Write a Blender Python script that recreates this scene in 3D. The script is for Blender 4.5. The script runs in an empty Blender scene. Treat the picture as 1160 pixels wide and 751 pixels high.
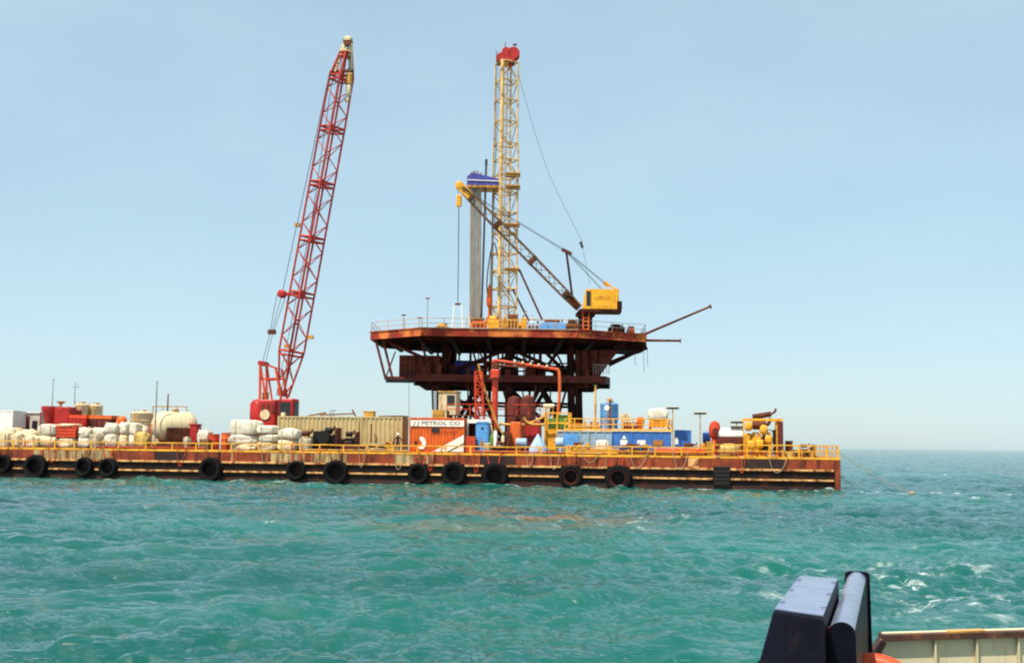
import bpy, math, random
import numpy as np
from mathutils import Vector, Matrix, noise as mnoise

random.seed(7)
sc = bpy.context.scene
col = sc.collection
R = math.radians

# ------------------------------------------------------------------ camera
EYE = Vector((0.0, 0.0, 3.7))          # eye height above the water, standing on a small boat
FPX = 1300.0                           # focal length in pixels of the 1160 px wide photograph
PITCH = math.atan(127.5 / FPX)
ROLL = R(0.655)
cam_d = bpy.data.cameras.new('camera'); cam = bpy.data.objects.new('camera', cam_d)
col.objects.link(cam); sc.camera = cam
cam_d.sensor_width = 36.0; cam_d.lens = 36.0 * FPX / 1160.0
cam_d.clip_start = 0.1; cam_d.clip_end = 60000
r0 = Vector((1, 0, 0)); f0 = Vector((0, math.cos(PITCH), math.sin(PITCH))); u0 = r0.cross(f0)
RI = r0 * math.cos(ROLL) + u0 * math.sin(ROLL)
UP = u0 * math.cos(ROLL) - r0 * math.sin(ROLL)
rot = Matrix((RI, UP, -f0)).transposed()
cam.matrix_world = Matrix.Translation(EYE) @ rot.to_4x4()

# ------------------------------------------------------------------ sky, sun, exposure
SUN_EL, SUN_AZ = R(62), R(-138)        # azimuth clockwise from +Y: behind the camera, to its left
w = bpy.data.worlds.new('World'); sc.world = w; w.use_nodes = True
nt = w.node_tree; bg = nt.nodes['Background']
sky = nt.nodes.new('ShaderNodeTexSky'); sky.sky_type = 'NISHITA'; sky.sun_disc = False
sky.sun_elevation = SUN_EL; sky.sun_rotation = SUN_AZ
sky.altitude = 0; sky.air_density = 1.0; sky.dust_density = 0.6; sky.ozone_density = 2.0
veil = nt.nodes.new('ShaderNodeMix'); veil.data_type = 'RGBA'; veil.inputs[0].default_value = 0.5      # even tropical haze over the whole sky
veil.inputs[7].default_value = (4.85, 6.65, 7.45, 1)
cl = nt.nodes.new('ShaderNodeTexNoise'); cl.inputs['Scale'].default_value = 2.6; cl.inputs['Detail'].default_value = 4          # faint uneven haze
tcw = nt.nodes.new('ShaderNodeTexCoord'); mpw = nt.nodes.new('ShaderNodeMapping'); mpw.inputs['Scale'].default_value = (1, 1, 2.6)
nt.links.new(tcw.outputs['Generated'], mpw.inputs[0]); nt.links.new(mpw.outputs[0], cl.inputs['Vector'])
mrw = nt.nodes.new('ShaderNodeMapRange'); mrw.inputs[1].default_value = .3; mrw.inputs[2].default_value = .7; mrw.inputs[3].default_value = .48; mrw.inputs[4].default_value = .66
nt.links.new(cl.outputs['Fac'], mrw.inputs[0]); nt.links.new(mrw.outputs[0], veil.inputs[0])
nt.links.new(sky.outputs[0], veil.inputs[6]); nt.links.new(veil.outputs[2], bg.inputs[0]); bg.inputs[1].default_value = 0.099
sd = bpy.data.lights.new('sun', 'SUN'); sun = bpy.data.objects.new('sun', sd); col.objects.link(sun)
sd.energy = 5.0; sd.angle = R(0.5); sd.color = (1.0, 0.91, 0.77)
sdir = Vector((math.sin(SUN_AZ) * math.cos(SUN_EL), math.cos(SUN_AZ) * math.cos(SUN_EL), math.sin(SUN_EL)))
sun.location = sdir * 200; sun.rotation_euler = sdir.to_track_quat('Z', 'Y').to_euler()
vs = sc.view_settings; vs.view_transform = 'Standard'; vs.look = 'None'; vs.gamma = 1; vs.exposure = 0.42
vs.use_curve_mapping = False
sc.cycles.use_denoising = True
sc.cycles.max_bounces = 6; sc.cycles.glossy_bounces = 3; sc.cycles.diffuse_bounces = 3
sc.cycles.filter_width = 2.1

# ------------------------------------------------------------------ placing helpers
def ray(px, py):
    return (f0 + RI * ((px - 580) / FPX) + UP * ((375.5 - py) / FPX)).normalized()
def on_z(px, py, z):
    d = ray(px, py); return EYE + d * ((z - EYE.z) / d.z)
def at(px, py, Y):                     # the point a photo pixel shows at distance Y
    d = ray(px, py); return EYE + d * (Y / d.y)
B0 = on_z(952, 557, 0.0); B1 = on_z(0, 541, 0.0)
EX = (B0 - B1).normalized(); EY = Vector((-EX.y, EX.x, 0))
BROT = math.atan2(EX.y, EX.x)
def bl(px, py, v):                     # (x along the barge, height) of a pixel on the plane v metres in from the barge's side
    d = ray(px, py); t = (v - (EYE - B0).dot(EY)) / d.dot(EY); p = EYE + d * t
    return (p - B0).dot(EX), p.z
DECK = bl(952, 519.6, 0)[1]
def bxp(px, v, py=500): return bl(px, py, v)[0]
def bzp(px, py, v): return bl(px, py, v)[1] - DECK
def bw(x, v, z=0.0): return B0 + EX * x + EY * v + Vector((0, 0, DECK + z))

# ------------------------------------------------------------------ mesh builder
class MB:
    def __init__(s): s.v = []; s.f = []
    def add(s, vs, fs):
        o = len(s.v); s.v += [tuple(p) for p in vs]; s.f += [tuple(i + o for i in f) for f in fs]; return s
    def box(s, x0, x1, y0, y1, z0, z1):
        return s.add([(x0,y0,z0),(x1,y0,z0),(x1,y1,z0),(x0,y1,z0),(x0,y0,z1),(x1,y0,z1),(x1,y1,z1),(x0,y1,z1)],
                     [(0,3,2,1),(4,5,6,7),(0,1,5,4),(1,2,6,5),(2,3,7,6),(3,0,4,7)])
    def cbox(s, c, d, rz=0, ry=0):
        m = Matrix.Rotation(rz, 4, 'Z') @ Matrix.Rotation(ry, 4, 'Y')
        h = [x / 2 for x in d]; c = Vector(c)
        vs = [c + m @ Vector((sx*h[0], sy*h[1], sz*h[2])) for sz in (-1,1) for sx, sy in ((-1,-1),(1,-1),(1,1),(-1,1))]
        return s.add(vs, [(0,3,2,1),(4,5,6,7),(0,1,5,4),(1,2,6,5),(2,3,7,6),(3,0,4,7)])
    def bevbox(s, x0, x1, y0, y1, z0, z1, b):      # box with chamfered vertical and top edges
        def ring(i, z): return [(x0+i+b,y0+i,z),(x1-i-b,y0+i,z),(x1-i,y0+i+b,z),(x1-i,y1-i-b,z),(x1-i-b,y1-i,z),(x0+i+b,y1-i,z),(x0+i,y1-i-b,z),(x0+i,y0+i+b,z)]
        rings = ring(0, z0) + ring(0, z1-b) + ring(b*.7, z1)
        fs = [tuple(reversed(range(8))), tuple(range(16, 24))]
        for k in range(2):
            for i in range(8): fs.append((k*8+i, k*8+(i+1)%8, k*8+8+(i+1)%8, k*8+8+i))
        return s.add(rings, fs)
    def tube(s, p, q, r, n=6, r2=None, cap=True):
        p = Vector(p); q = Vector(q); r2 = r if r2 is None else r2
        d = q - p
        if d.length < 1e-6: return s
        d.normalize(); a = d.orthogonal().normalized(); b = d.cross(a)
        vs = []
        for c, rr in ((p, r), (q, r2)):
            for i in range(n):
                t = 2*math.pi*(i+.5)/n; vs.append(c + a*(rr*math.cos(t)) + b*(rr*math.sin(t)))
        fs = [(i, (i+1)%n, n+(i+1)%n, n+i) for i in range(n)]
        if cap: fs += [tuple(reversed(range(n))), tuple(range(n, 2*n))]
        return s.add(vs, fs)
    def beam(s, p, q, w, h, up=(0,0,1)):           # rectangular bar from p to q
        p = Vector(p); q = Vector(q); d = (q-p).normalized(); up = Vector(up)
        a = d.cross(up)
        if a.length < 1e-4: a = d.cross(Vector((1,0,0)))
        a.normalize(); b = a.cross(d)
        vs = [c + a*(w/2*i) + b*(h/2*j) for c in (p, q) for i, j in ((-1,-1),(1,-1),(1,1),(-1,1))]
        return s.add(vs, [(0,1,2,3),(7,6,5,4),(0,4,5,1),(1,5,6,2),(2,6,7,3),(3,7,4,0)])
    def path(s, pts, r, n=6):
        for a, b in zip(pts[:-1], pts[1:]): s.tube(a, b, r, n)
        return s
    def curve(s, pts, r, n=8, steps=6):            # smooth tube through points, one continuous skin
        P = [Vector(p) for p in pts]; Q = []
        for i in range(len(P)-1):
            a = P[max(i-1,0)]; b = P[i]; c = P[i+1]; d = P[min(i+2,len(P)-1)]
            for k in range(steps):
                t = k/steps
                Q.append(.5*((2*b)+(c-a)*t+(2*a-5*b+4*c-d)*t*t+(3*b-a-3*c+d)*t**3))
        Q.append(P[-1]); vs = []; fs = []; ref = None
        for i, p in enumerate(Q):
            d = (Q[min(i+1,len(Q)-1)]-Q[max(i-1,0)]).normalized()
            ref = d.orthogonal().normalized() if ref is None else (ref - d*ref.dot(d)).normalized()
            b = d.cross(ref)
            for k in range(n):
                t = 2*math.pi*k/n; vs.append(p + ref*(r*math.cos(t)) + b*(r*math.sin(t)))
        for i in range(len(Q)-1):
            for k in range(n): fs.append((i*n+k, i*n+(k+1)%n, (i+1)*n+(k+1)%n, (i+1)*n+k))
        fs += [tuple(reversed(range(n))), tuple(range((len(Q)-1)*n, len(Q)*n))]
        return s.add(vs, fs)
    def lathe(s, prof, n=20, o=(0,0,0), axis='Z', close=False):
        o = Vector(o); vs = []; fs = []
        for r, z in prof:
            for i in range(n):
                t = 2*math.pi*i/n; a, b = r*math.cos(t), r*math.sin(t)
                vs.append(o + Vector({'Z': (a,b,z), 'X': (z,a,b), 'Y': (b,z,a)}[axis]))
        m = len(prof)
        for k in range(m if close else m-1):
            for i in range(n): fs.append((k*n+i, k*n+(i+1)%n, ((k+1)%m)*n+(i+1)%n, ((k+1)%m)*n+i))
        if not close:
            fs += [tuple(reversed(range(n))), tuple(range((m-1)*n, m*n))]
        return s.add(vs, fs)
    def prism(s, poly, z0, z1):                    # polygon in xy extruded in z
        n = len(poly)
        return s.add([(x,y,z0) for x,y in poly] + [(x,y,z1) for x,y in poly],
                     [tuple(reversed(range(n))), tuple(range(n,2*n))] + [(i,(i+1)%n,n+(i+1)%n,n+i) for i in range(n)])
    def prismy(s, poly, y0, y1):                   # polygon in xz extruded in y
        n = len(poly)
        return s.add([(x,y0,z) for x,z in poly] + [(x,y1,z) for x,z in poly],
                     [tuple(range(n)), tuple(reversed(range(n,2*n)))] + [(i,n+i,n+(i+1)%n,(i+1)%n) for i in range(n)])
    def blob(s, c, d, seed=0, p=3.2, amp=.06, n=14, m=9, flat=True):   # lumpy sack shape
        c = Vector(c); vs = []; fs = []
        def sg(x, e): return math.copysign(abs(x)**e, x)
        for j in range(m+1):
            ph = -math.pi/2 + math.pi*j/m
            for i in range(n):
                th = 2*math.pi*i/n; e = 2/p
                q = Vector((sg(math.cos(ph),e)*sg(math.cos(th),e), sg(math.cos(ph),e)*sg(math.sin(th),e), sg(math.sin(ph),e)))
                k = 1 + amp*2*mnoise.noise(q*1.7 + Vector((seed*7.3, seed*3.1, 0))) + amp*mnoise.noise(q*4.1 + Vector((seed, 9, seed*2.2)))
                z = q.z*k
                if flat: z = max(z, -.97)
                vs.append(c + Vector((q.x*k*d[0]/2, q.y*k*d[1]/2, z*d[2]/2)))
        for j in range(m):
            for i in range(n): fs.append((j*n+i, j*n+(i+1)%n, (j+1)*n+(i+1)%n, (j+1)*n+i))
        return s.add(vs, fs)
    def mesh(s, name, mat, smooth=None):
        me = bpy.data.meshes.new(name); me.from_pydata(s.v, [], s.f); me.update()
        if mat: me.materials.append(mat)
        if smooth is not None:
            me.shade_smooth(); me.set_sharp_from_angle(angle=R(smooth))
        return me
    def build(s, name, mat, parent=None, smooth=None, loc=None, rz=None):
        o = bpy.data.objects.new(name, s.mesh(name, mat, smooth)); col.objects.link(o)
        if parent: o.parent = parent
        if loc is not None: o.location = loc
        if rz is not None: o.rotation_euler.z = rz
        return o

def tag(o, label=None, cat=None, group=None, kind=None):
    if label: o['label'] = label
    if cat: o['category'] = cat
    if group: o['group'] = group
    if kind: o['kind'] = kind
    return o
def thing(name, label, cat, loc=(0,0,0), rz=0.0, group=None):
    o = bpy.data.objects.new(name, None); o.empty_display_size = .3; col.objects.link(o)
    o.location = loc; o.rotation_euler.z = rz
    return tag(o, label, cat, group)
def inst(name, me, parent=None, loc=(0,0,0), rz=0, sc_=None):
    o = bpy.data.objects.new(name, me); col.objects.link(o); o.parent = parent
    o.location = loc; o.rotation_euler.z = rz
    if sc_: o.scale = sc_
    return o
def copy_tree(o, parent=None):
    c = o.copy(); col.objects.link(c); c.parent = parent
    for ch in list(o.children): copy_tree(ch, c)
    return c
def slot(x0, x1, ytop, v):             # centre, width, height of what a pixel box shows, its face v metres in
    a, b = bxp(x0, v, ytop), bxp(x1, v, ytop)
    return (a+b)/2, b-a, bzp((x0+x1)/2, ytop, v)
def bthing(name, label, cat, x, v, group=None, z=0.0, rz=0.0):
    return thing(name, label, cat, bw(x, v, z), BROT + rz, group)

# ------------------------------------------------------------------ materials
def M(name, c, rough=.6, metal=0, var=.3, rust=0.0, rc=(.10,.028,.010), scale=1.5, streak=0.0, sc2=None, bump=0.0, spec=.4):
    m = bpy.data.materials.new(name); m.use_nodes = True; t = m.node_tree; N = t.nodes.new; L = t.links.new
    b = t.nodes['Principled BSDF']; b.inputs['Roughness'].default_value = rough; b.inputs['Metallic'].default_value = metal
    b.inputs['Specular IOR Level'].default_value = spec
    tc = N('ShaderNodeTexCoord'); oi = N('ShaderNodeObjectInfo')
    mu = N('ShaderNodeVectorMath'); mu.operation = 'MULTIPLY_ADD'
    mu.inputs[1].default_value = (1,1,1); L(tc.outputs['Object'], mu.inputs[0])
    cx = N('ShaderNodeCombineXYZ'); k = N('ShaderNodeMath'); k.operation = 'MULTIPLY'; k.inputs[1].default_value = 61.0
    L(oi.outputs['Random'], k.inputs[0])
    for i in range(3): L(k.outputs[0], cx.inputs[i])
    L(cx.outputs[0], mu.inputs[2])
    n1 = N('ShaderNodeTexNoise'); n1.inputs['Scale'].default_value = scale; n1.inputs['Detail'].default_value = 5; n1.inputs['Roughness'].default_value = .62
    L(mu.outputs[0], n1.inputs['Vector'])
    r1 = N('ShaderNodeValToRGB'); r1.color_ramp.elements[0].position = .3; r1.color_ramp.elements[1].position = .7
    r1.color_ramp.elements[0].color = tuple(x*(1-var) for x in c) + (1,); r1.color_ramp.elements[1].color = tuple(min(.95, x*(1+var*.45)) for x in c) + (1,)
    L(n1.outputs['Fac'], r1.inputs[0]); out = r1.outputs[0]
    if rust > 0:
        n2 = N('ShaderNodeTexNoise'); n2.inputs['Scale'].default_value = sc2 or scale*1.7; n2.inputs['Detail'].default_value = 7; n2.inputs['Roughness'].default_value = .68
        if streak:
            mp = N('ShaderNodeMapping'); mp.inputs['Scale'].default_value = (1, 1, 1/(1+streak*6)); L(mu.outputs[0], mp.inputs[0]); L(mp.outputs[0], n2.inputs['Vector'])
        else: L(mu.outputs[0], n2.inputs['Vector'])
        r2 = N('ShaderNodeValToRGB'); p = .72 - .36*rust
        r2.color_ramp.elements[0].position = p-.06; r2.color_ramp.elements[1].position = p+.08
        L(n2.outputs['Fac'], r2.inputs[0])
        mx = N('ShaderNodeMix'); mx.data_type = 'RGBA'; L(r2.outputs[0], mx.inputs[0]); L(out, mx.inputs[6]); mx.inputs[7].default_value = tuple(rc) + (1,)
        out = mx.outputs[2]
        mr = N('ShaderNodeMapRange'); mr.inputs[3].default_value = rough; mr.inputs[4].default_value = .9
        L(r2.outputs[0], mr.inputs[0]); L(mr.outputs[0], b.inputs['Roughness'])
    L(out, b.inputs['Base Color'])
    if bump:
        bp = N('ShaderNodeBump'); bp.inputs['Strength'].default_value = bump; bp.inputs['Distance'].default_value = .04
        L(n1.outputs['Fac'], bp.inputs['Height']); L(bp.outputs[0], b.inputs['Normal'])
    return m
RUST = (.13, .034, .010); DKR = (.035, .012, .007)
mt = {}
mt['yellow'] = M('yellow paint', (.86,.40,.02), .5, rust=.34, rc=(.36,.10,.014), scale=2.2)
mt['yellow2'] = M('clean yellow paint', (.86,.40,.015), .42, rust=.12)
mt['gold'] = M('dull yellow paint', (.60,.30,.045), .55, rust=.35, rc=(.16,.05,.015), scale=1.2)
mt['cream'] = M('cream paint', (.72,.58,.34), .5, rust=.3, rc=(.30,.13,.04), scale=.9, streak=.6, var=.15)
mt['white'] = M('white paint', (.82,.80,.75), .5, rust=.12, rc=(.35,.2,.1), var=.1)
mt['red'] = M('red paint', (.44,.013,.010), .5, rust=.34, rc=(.20,.022,.012), scale=1.2)
mt['redor'] = M('orange red paint', (.62,.055,.012), .5, rust=.25, rc=(.15,.03,.01))
mt['orange'] = M('orange paint', (.72,.125,.012), .5, rust=.28, rc=(.30,.05,.012), streak=.7)
mt['tan'] = M('tan container paint', (.56,.42,.19), .6, rust=.26, rc=(.28,.11,.03), scale=.8, streak=1, var=.22)
mt['blue'] = M('blue paint', (.045,.17,.50), .5, rust=.22, rc=(.10,.07,.06), streak=.5)
mt['blue2'] = M('sky blue paint', (.10,.33,.68), .5, rust=.14, rc=(.2,.2,.22), streak=.4)
mt['paleblue'] = M('pale blue paint', (.30,.44,.55), .55, rust=.35, rc=(.25,.16,.08), streak=.5)
mt['green'] = M('green paint', (.12,.26,.03), .5, rust=.2)
mt['rust'] = M('rusty steel', (.16,.038,.012), .85, rust=.5, rc=(.05,.014,.008), scale=1.0, bump=.3, var=.5)
mt['brown'] = M('brown primer', (.13,.018,.009), .75, rust=.4, rc=(.035,.012,.008), scale=.8)
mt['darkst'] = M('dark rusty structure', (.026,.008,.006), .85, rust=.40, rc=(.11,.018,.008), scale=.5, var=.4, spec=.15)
mt['edge'] = M('weathered deck edge', (.30,.026,.010), .8, rust=.50, rc=(.66,.19,.04), scale=.6, var=.6, sc2=.42)
mt['deckp'] = M('grey deck plate', (.42,.34,.25), .8, rust=.4, rc=(.2,.09,.04), scale=.6)
mt['black'] = M('black steel', (.010,.008,.008), .6, rust=.2, rc=(.03,.012,.008), spec=.25)
mt['rubber'] = M('tyre rubber', (.006,.0055,.0055), .8, rust=.1, rc=(.02,.012,.01), bump=.2, spec=.15)
mt['grey'] = M('grey steel', (.30,.29,.27), .5, metal=.3, rust=.25, rc=(.12,.07,.04))
mt['pipe'] = M('drill pipe steel', (.34,.31,.27), .5, metal=.2, rust=.35, rc=(.10,.06,.04), scale=.6, streak=1)
mt['purple'] = M('violet blue tarpaulin', (.06,.065,.30), .7, var=.3, bump=.3)
mt['wire'] = M('wire rope', (.07,.06,.055), .6, metal=.4)
mt['dirty'] = M('grubby sheeting', (.46,.38,.26), .9, var=.35, rust=.4, rc=(.20,.10,.04), scale=2, bump=.6)
mt['bag'] = M('white woven bag', (.68,.62,.50), .85, var=.25, rust=.34, rc=(.50,.34,.17), scale=1.8, bump=.5)
mt['bag2'] = M('cream sheeting', (.74,.62,.40), .85, var=.2, rust=.42, rc=(.42,.22,.07), scale=2, bump=.6)
mt['bagy'] = M('ochre sheeting', (.62,.42,.12), .85, var=.3, rust=.3, rc=(.3,.14,.04), scale=2, bump=.6)
mt['tarp'] = M('pale blue tarpaulin', (.36,.52,.72), .7, var=.25, scale=2, bump=.7)
mt['wood'] = M('pallet wood', (.24,.12,.05), .85, var=.4)
mt['rope'] = M('rope', (.35,.28,.18), .9)
mt['glass'] = M('dark window glass', (.01,.012,.014), .1, spec=.6, var=.1)
mt['lamp'] = M('lamp housing', (.42,.36,.22), .5)
mt['ink'] = M('grey lettering', (.24,.19,.16), .6, var=.1)
mt['inky'] = M('brown lettering', (.42,.17,.02), .6, var=.1)
mt['olive'] = M('olive stripe paint', (.16,.15,.03), .6)
mt['decwhite'] = M('white stripe paint', (.84,.80,.70), .5, rust=.12, rc=(.5,.3,.15), var=.08)
mt['skin'] = M('skin', (.16,.075,.04), .6, var=.1)
mt['cloth'] = M('dark red coverall', (.045,.008,.010), .9)
mt['cloth2'] = M('dark trousers', (.02,.013,.016), .9)
mt['hat'] = M('white hard hat', (.85,.83,.78), .35, var=.03)
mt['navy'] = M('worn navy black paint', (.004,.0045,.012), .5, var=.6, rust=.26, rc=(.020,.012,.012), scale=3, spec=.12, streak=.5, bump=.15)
mt['topsheen'] = M('scuffed blue with painted sky sheen', (.17,.20,.31), .25, var=.3, rust=.3, rc=(.26,.29,.36), scale=5, spec=.6)  # lighter blue stands in for sky sheen on upward faces; mottling is scuffs
mt['bulw'] = M('cream bulwark paint', (.66,.58,.38), .5, var=.12, rust=.22, rc=(.45,.27,.09), scale=2.0, streak=.7)
mt['caprust'] = M('rusted cap rail', (.07,.028,.018), .6, rust=.4, rc=(.16,.06,.025), scale=5)
mt['buoy'] = M('orange buoy', (.80,.075,.015), .45, var=.2, scale=4)
mt['yelrope'] = M('yellow ring band', (.85,.50,.02), .6)
mt['boatdeck'] = M('green boat deck', (.05,.11,.08), .7, rust=.2)

# ------------------------------------------------------------------ the sea
def spectrum_tile(N, L, V, wind, lo, hi, seed, spread=2.0):
    """height and horizontal displacement of one square of wind sea (fourier synthesis)"""
    rng = np.random.default_rng(seed)
    k1 = np.fft.fftfreq(N, 1/N) * 2*np.pi/L
    kx, ky = np.meshgrid(k1, k1, indexing='ij'); k = np.hypot(kx, ky); k[0,0] = 1
    Lp = V*V/9.81
    c = (kx*wind[0] + ky*wind[1])/k
    P = np.exp(-1/(k*Lp)**2)/k**3.1 * (0.12 + np.abs(c)**spread)
    P *= ((2*np.pi/k > lo) & (2*np.pi/k < hi)); P[0,0] = 0
    h = (rng.normal(size=(N,N)) + 1j*rng.normal(size=(N,N))) * np.sqrt(P)
    H = np.fft.ifft2(h).real; s = H.std()
    dx = np.fft.ifft2(-1j*kx/k*h).real; dy = np.fft.ifft2(-1j*ky/k*h).real
    jxx = np.fft.ifft2(kx*kx/k*h).real; jyy = np.fft.ifft2(ky*ky/k*h).real
    return [a/s for a in (H, dx, dy, jxx+jyy)]
def sample(t, L, x, y):
    N = t[0].shape[0]; u = (x/L % 1)*N; v = (y/L % 1)*N
    i = u.astype(int); j = v.astype(int); fu = u-i; fv = v-j; i %= N; j %= N; i2 = (i+1) % N; j2 = (j+1) % N
    return [a[i,j]*(1-fu)*(1-fv) + a[i2,j]*fu*(1-fv) + a[i,j2]*(1-fu)*fv + a[i2,j2]*fu*fv for a in t]
ang = np.concatenate([np.arange(-36, 36, .095), np.arange(36, 324, 2.4)]) * np.pi/180
rad = [3.0, 8.0, 12.0]; r_ = 14.0
while r_ < 20000:
    rad.append(r_); r_ *= 1.0056 if r_ < 170 else (1.012 if r_ < 2500 else 1.06)
rad = np.array(rad); nr, na = len(rad), len(ang)
X = (rad[:,None]*np.sin(ang)[None,:]).ravel(); Y = (rad[:,None]*np.cos(ang)[None,:]).ravel()
RR = np.repeat(rad, na)
WIND = (0.30, -0.954)
A_ = spectrum_tile(512, 137.0, 3.7, WIND, .8, 40, 8, 5.0)
C_ = spectrum_tile(256, 19.3, 3.0, (.5,-.86), .18, 2.4, 5, 2.0)
xr, yr = X*.966 - Y*.259, X*.259 + Y*.966
a = sample(A_, 137.0, X, Y); c = sample(C_, 19.3, xr, yr)
gust = sample(spectrum_tile(128, 190.0, 9.0, (1,0), 12, 150, 11, 0), 190.0, X, Y)[0]
fa = .116/(1 + (RR/2500)**2); fc = .048*np.clip(1.25 - RR/260, 0, 1)*np.clip(1 + .45*gust, .25, 2.0)
# the lee of the barge is calmer
Z = a[0]*fa + c[0]*fc
lam = .75
Xd = X + lam*(a[1]*fa + c[1]*fc); Yd = Y + lam*(a[2]*fa + c[2]*fc)
jac = a[3]*fa
thr = np.quantile(jac[RR < 150], .9982)
foam = np.clip((jac - thr)/(thr*.30), 0, 1) * np.clip((RR-38)/20, 0, 1)
foam[RR > 600] *= .6
co = np.stack([Xd, Yd, Z], 1).astype(np.float32)
co = np.concatenate([co, [[0, 0, 0]]]).astype(np.float32)
foam = np.concatenate([foam, [0]]).astype(np.float32)
ii = np.arange(nr-1)[:,None]*na; jj = np.arange(na)[None,:]; j2 = (jj+1) % na
q = np.stack([ii+jj, ii+na+jj, ii+na+j2, ii+j2], -1).reshape(-1, 4)[:, ::-1]
ctr = nr*na
tri = np.stack([np.full(na, ctr), np.arange(na), (np.arange(na)+1) % na], 1)[:, ::-1]
me = bpy.data.meshes.new('sea'); nq = len(q)
me.vertices.add(len(co)); me.vertices.foreach_set('co', co.ravel())
me.loops.add(nq*4 + len(tri)*3); me.loops.foreach_set('vertex_index', np.concatenate([q.ravel(), tri.ravel()]).astype(np.int32))
me.polygons.add(nq + len(tri))
me.polygons.foreach_set('loop_start', np.concatenate([np.arange(nq)*4, nq*4 + np.arange(len(tri))*3]).astype(np.int32))
me.update(calc_edges=True); me.validate()
me.shade_smooth()
at_ = me.attributes.new('foam', 'FLOAT', 'POINT'); at_.data.foreach_set('value', foam)
sea = bpy.data.objects.new('sea', me); col.objects.link(sea)
tag(sea, 'choppy turquoise sea reaching to the horizon', 'sea', kind='structure')

m = bpy.data.materials.new('sea water'); m.use_nodes = True; t = m.node_tree; N = t.nodes.new; L = t.links.new
t.nodes.remove(t.nodes['Principled BSDF'])
geo = N('ShaderNodeNewGeometry')
def nz(scale, detail, vec=None, rough=.55):
    n = N('ShaderNodeTexNoise'); n.inputs['Scale'].default_value = scale; n.inputs['Detail'].default_value = detail; n.inputs['Roughness'].default_value = rough
    L(vec or geo.outputs['Position'], n.inputs['Vector']); return n.outputs['Fac']
mp = N('ShaderNodeMapping'); mp.inputs['Scale'].default_value = (.35, 1, 1); L(geo.outputs['Position'], mp.inputs[0])
big = nz(.035, 4, mp.outputs[0])
rp = N('ShaderNodeValToRGB'); e = rp.color_ramp.elements
e[0].position = .32; e[0].color = (.0015,.044,.044,1); e[1].position = .70; e[1].color = (.009,.150,.118,1)
L(big, rp.inputs[0])
# brownish streaks tinted into the water near the barge
mp2 = N('ShaderNodeMapping'); mp2.inputs['Location'].default_value = (0.5, -59, 0); L(geo.outputs['Position'], mp2.inputs[0])
mp3 = N('ShaderNodeMapping'); mp3.inputs['Scale'].default_value = (1/10, 1/14, 0); L(mp2.outputs[0], mp3.inputs[0])
ln = N('ShaderNodeVectorMath'); ln.operation = 'LENGTH'; L(mp3.outputs[0], ln.inputs[0])
fl = N('ShaderNodeMapRange'); fl.inputs[1].default_value = 1.0; fl.inputs[2].default_value = .1; fl.inputs[3].default_value = 0; fl.inputs[4].default_value = 1; L(ln.outputs['Value'], fl.inputs[0])
mp4 = N('ShaderNodeMapping'); mp4.inputs['Scale'].default_value = (.10, .42, 1); L(geo.outputs['Position'], mp4.inputs[0])
st = nz(1.0, 4, mp4.outputs[0]); sr = N('ShaderNodeMapRange'); sr.inputs[1].default_value = .44; sr.inputs[2].default_value = .60; L(st, sr.inputs[0])
ml = N('ShaderNodeMath'); ml.operation = 'MULTIPLY'; L(fl.outputs[0], ml.inputs[0]); L(sr.outputs[0], ml.inputs[1])
ml2 = N('ShaderNodeMath'); ml2.operation = 'MULTIPLY'; L(ml.outputs[0], ml2.inputs[0]); ml2.inputs[1].default_value = .85
mx = N('ShaderNodeMix'); mx.data_type = 'RGBA'; L(ml2.outputs[0], mx.inputs[0]); L(rp.outputs[0], mx.inputs[6]); mx.inputs[7].default_value = (.20,.105,.035,1)
# foam: crests from the mesh, and the churned wake of the boat
fa_ = N('ShaderNodeAttribute'); fa_.attribute_name = 'foam'
fn = nz(5.0, 8, None, .75); fr = N('ShaderNodeMapRange'); fr.inputs[1].default_value = .46; fr.inputs[2].default_value = .60; L(fn, fr.inputs[0])
fm = N('ShaderNodeMath'); fm.operation = 'MULTIPLY'; L(fa_.outputs['Fac'], fm.inputs[0]); L(fr.outputs[0], fm.inputs[1])
def patch(loc, rx, ry, lo, hi, sx, sy, amt):
    a1 = N('ShaderNodeMapping'); a1.inputs['Location'].default_value = (-loc[0], -loc[1], 0); L(geo.outputs['Position'], a1.inputs[0])
    a2 = N('ShaderNodeMapping'); a2.inputs['Scale'].default_value = (1/rx, 1/ry, 0); L(a1.outputs[0], a2.inputs[0])
    l = N('ShaderNodeVectorMath'); l.operation = 'LENGTH'; L(a2.outputs[0], l.inputs[0])
    g = N('ShaderNodeMapRange'); g.inputs[1].default_value = 1; g.inputs[2].default_value = .2; L(l.outputs['Value'], g.inputs[0])
    a3 = N('ShaderNodeMapping'); a3.inputs['Scale'].default_value = (sx, sy, 1); L(geo.outputs['Position'], a3.inputs[0])
    wn = N('ShaderNodeTexNoise'); wn.inputs['Scale'].default_value = 1; wn.inputs['Detail'].default_value = 8; wn.inputs['Roughness'].default_value = .72; wn.inputs['Distortion'].default_value = .8
    L(a3.outputs[0], wn.inputs['Vector'])
    h = N('ShaderNodeMapRange'); h.inputs[1].default_value = lo; h.inputs[2].default_value = hi; L(wn.outputs['Fac'], h.inputs[0])
    p = N('ShaderNodeMath'); p.operation = 'MULTIPLY'; L(g.outputs[0], p.inputs[0]); L(h.outputs[0], p.inputs[1])
    p2 = N('ShaderNodeMath'); p2.operation = 'MULTIPLY'; L(p.outputs[0], p2.inputs[0]); p2.inputs[1].default_value = amt
    return p2.outputs[0]
def mxm(a, b_):
    n = N('ShaderNodeMath'); n.operation = 'MAXIMUM'; L(a, n.inputs[0]); L(b_, n.inputs[1]); return n.outputs[0]
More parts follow.
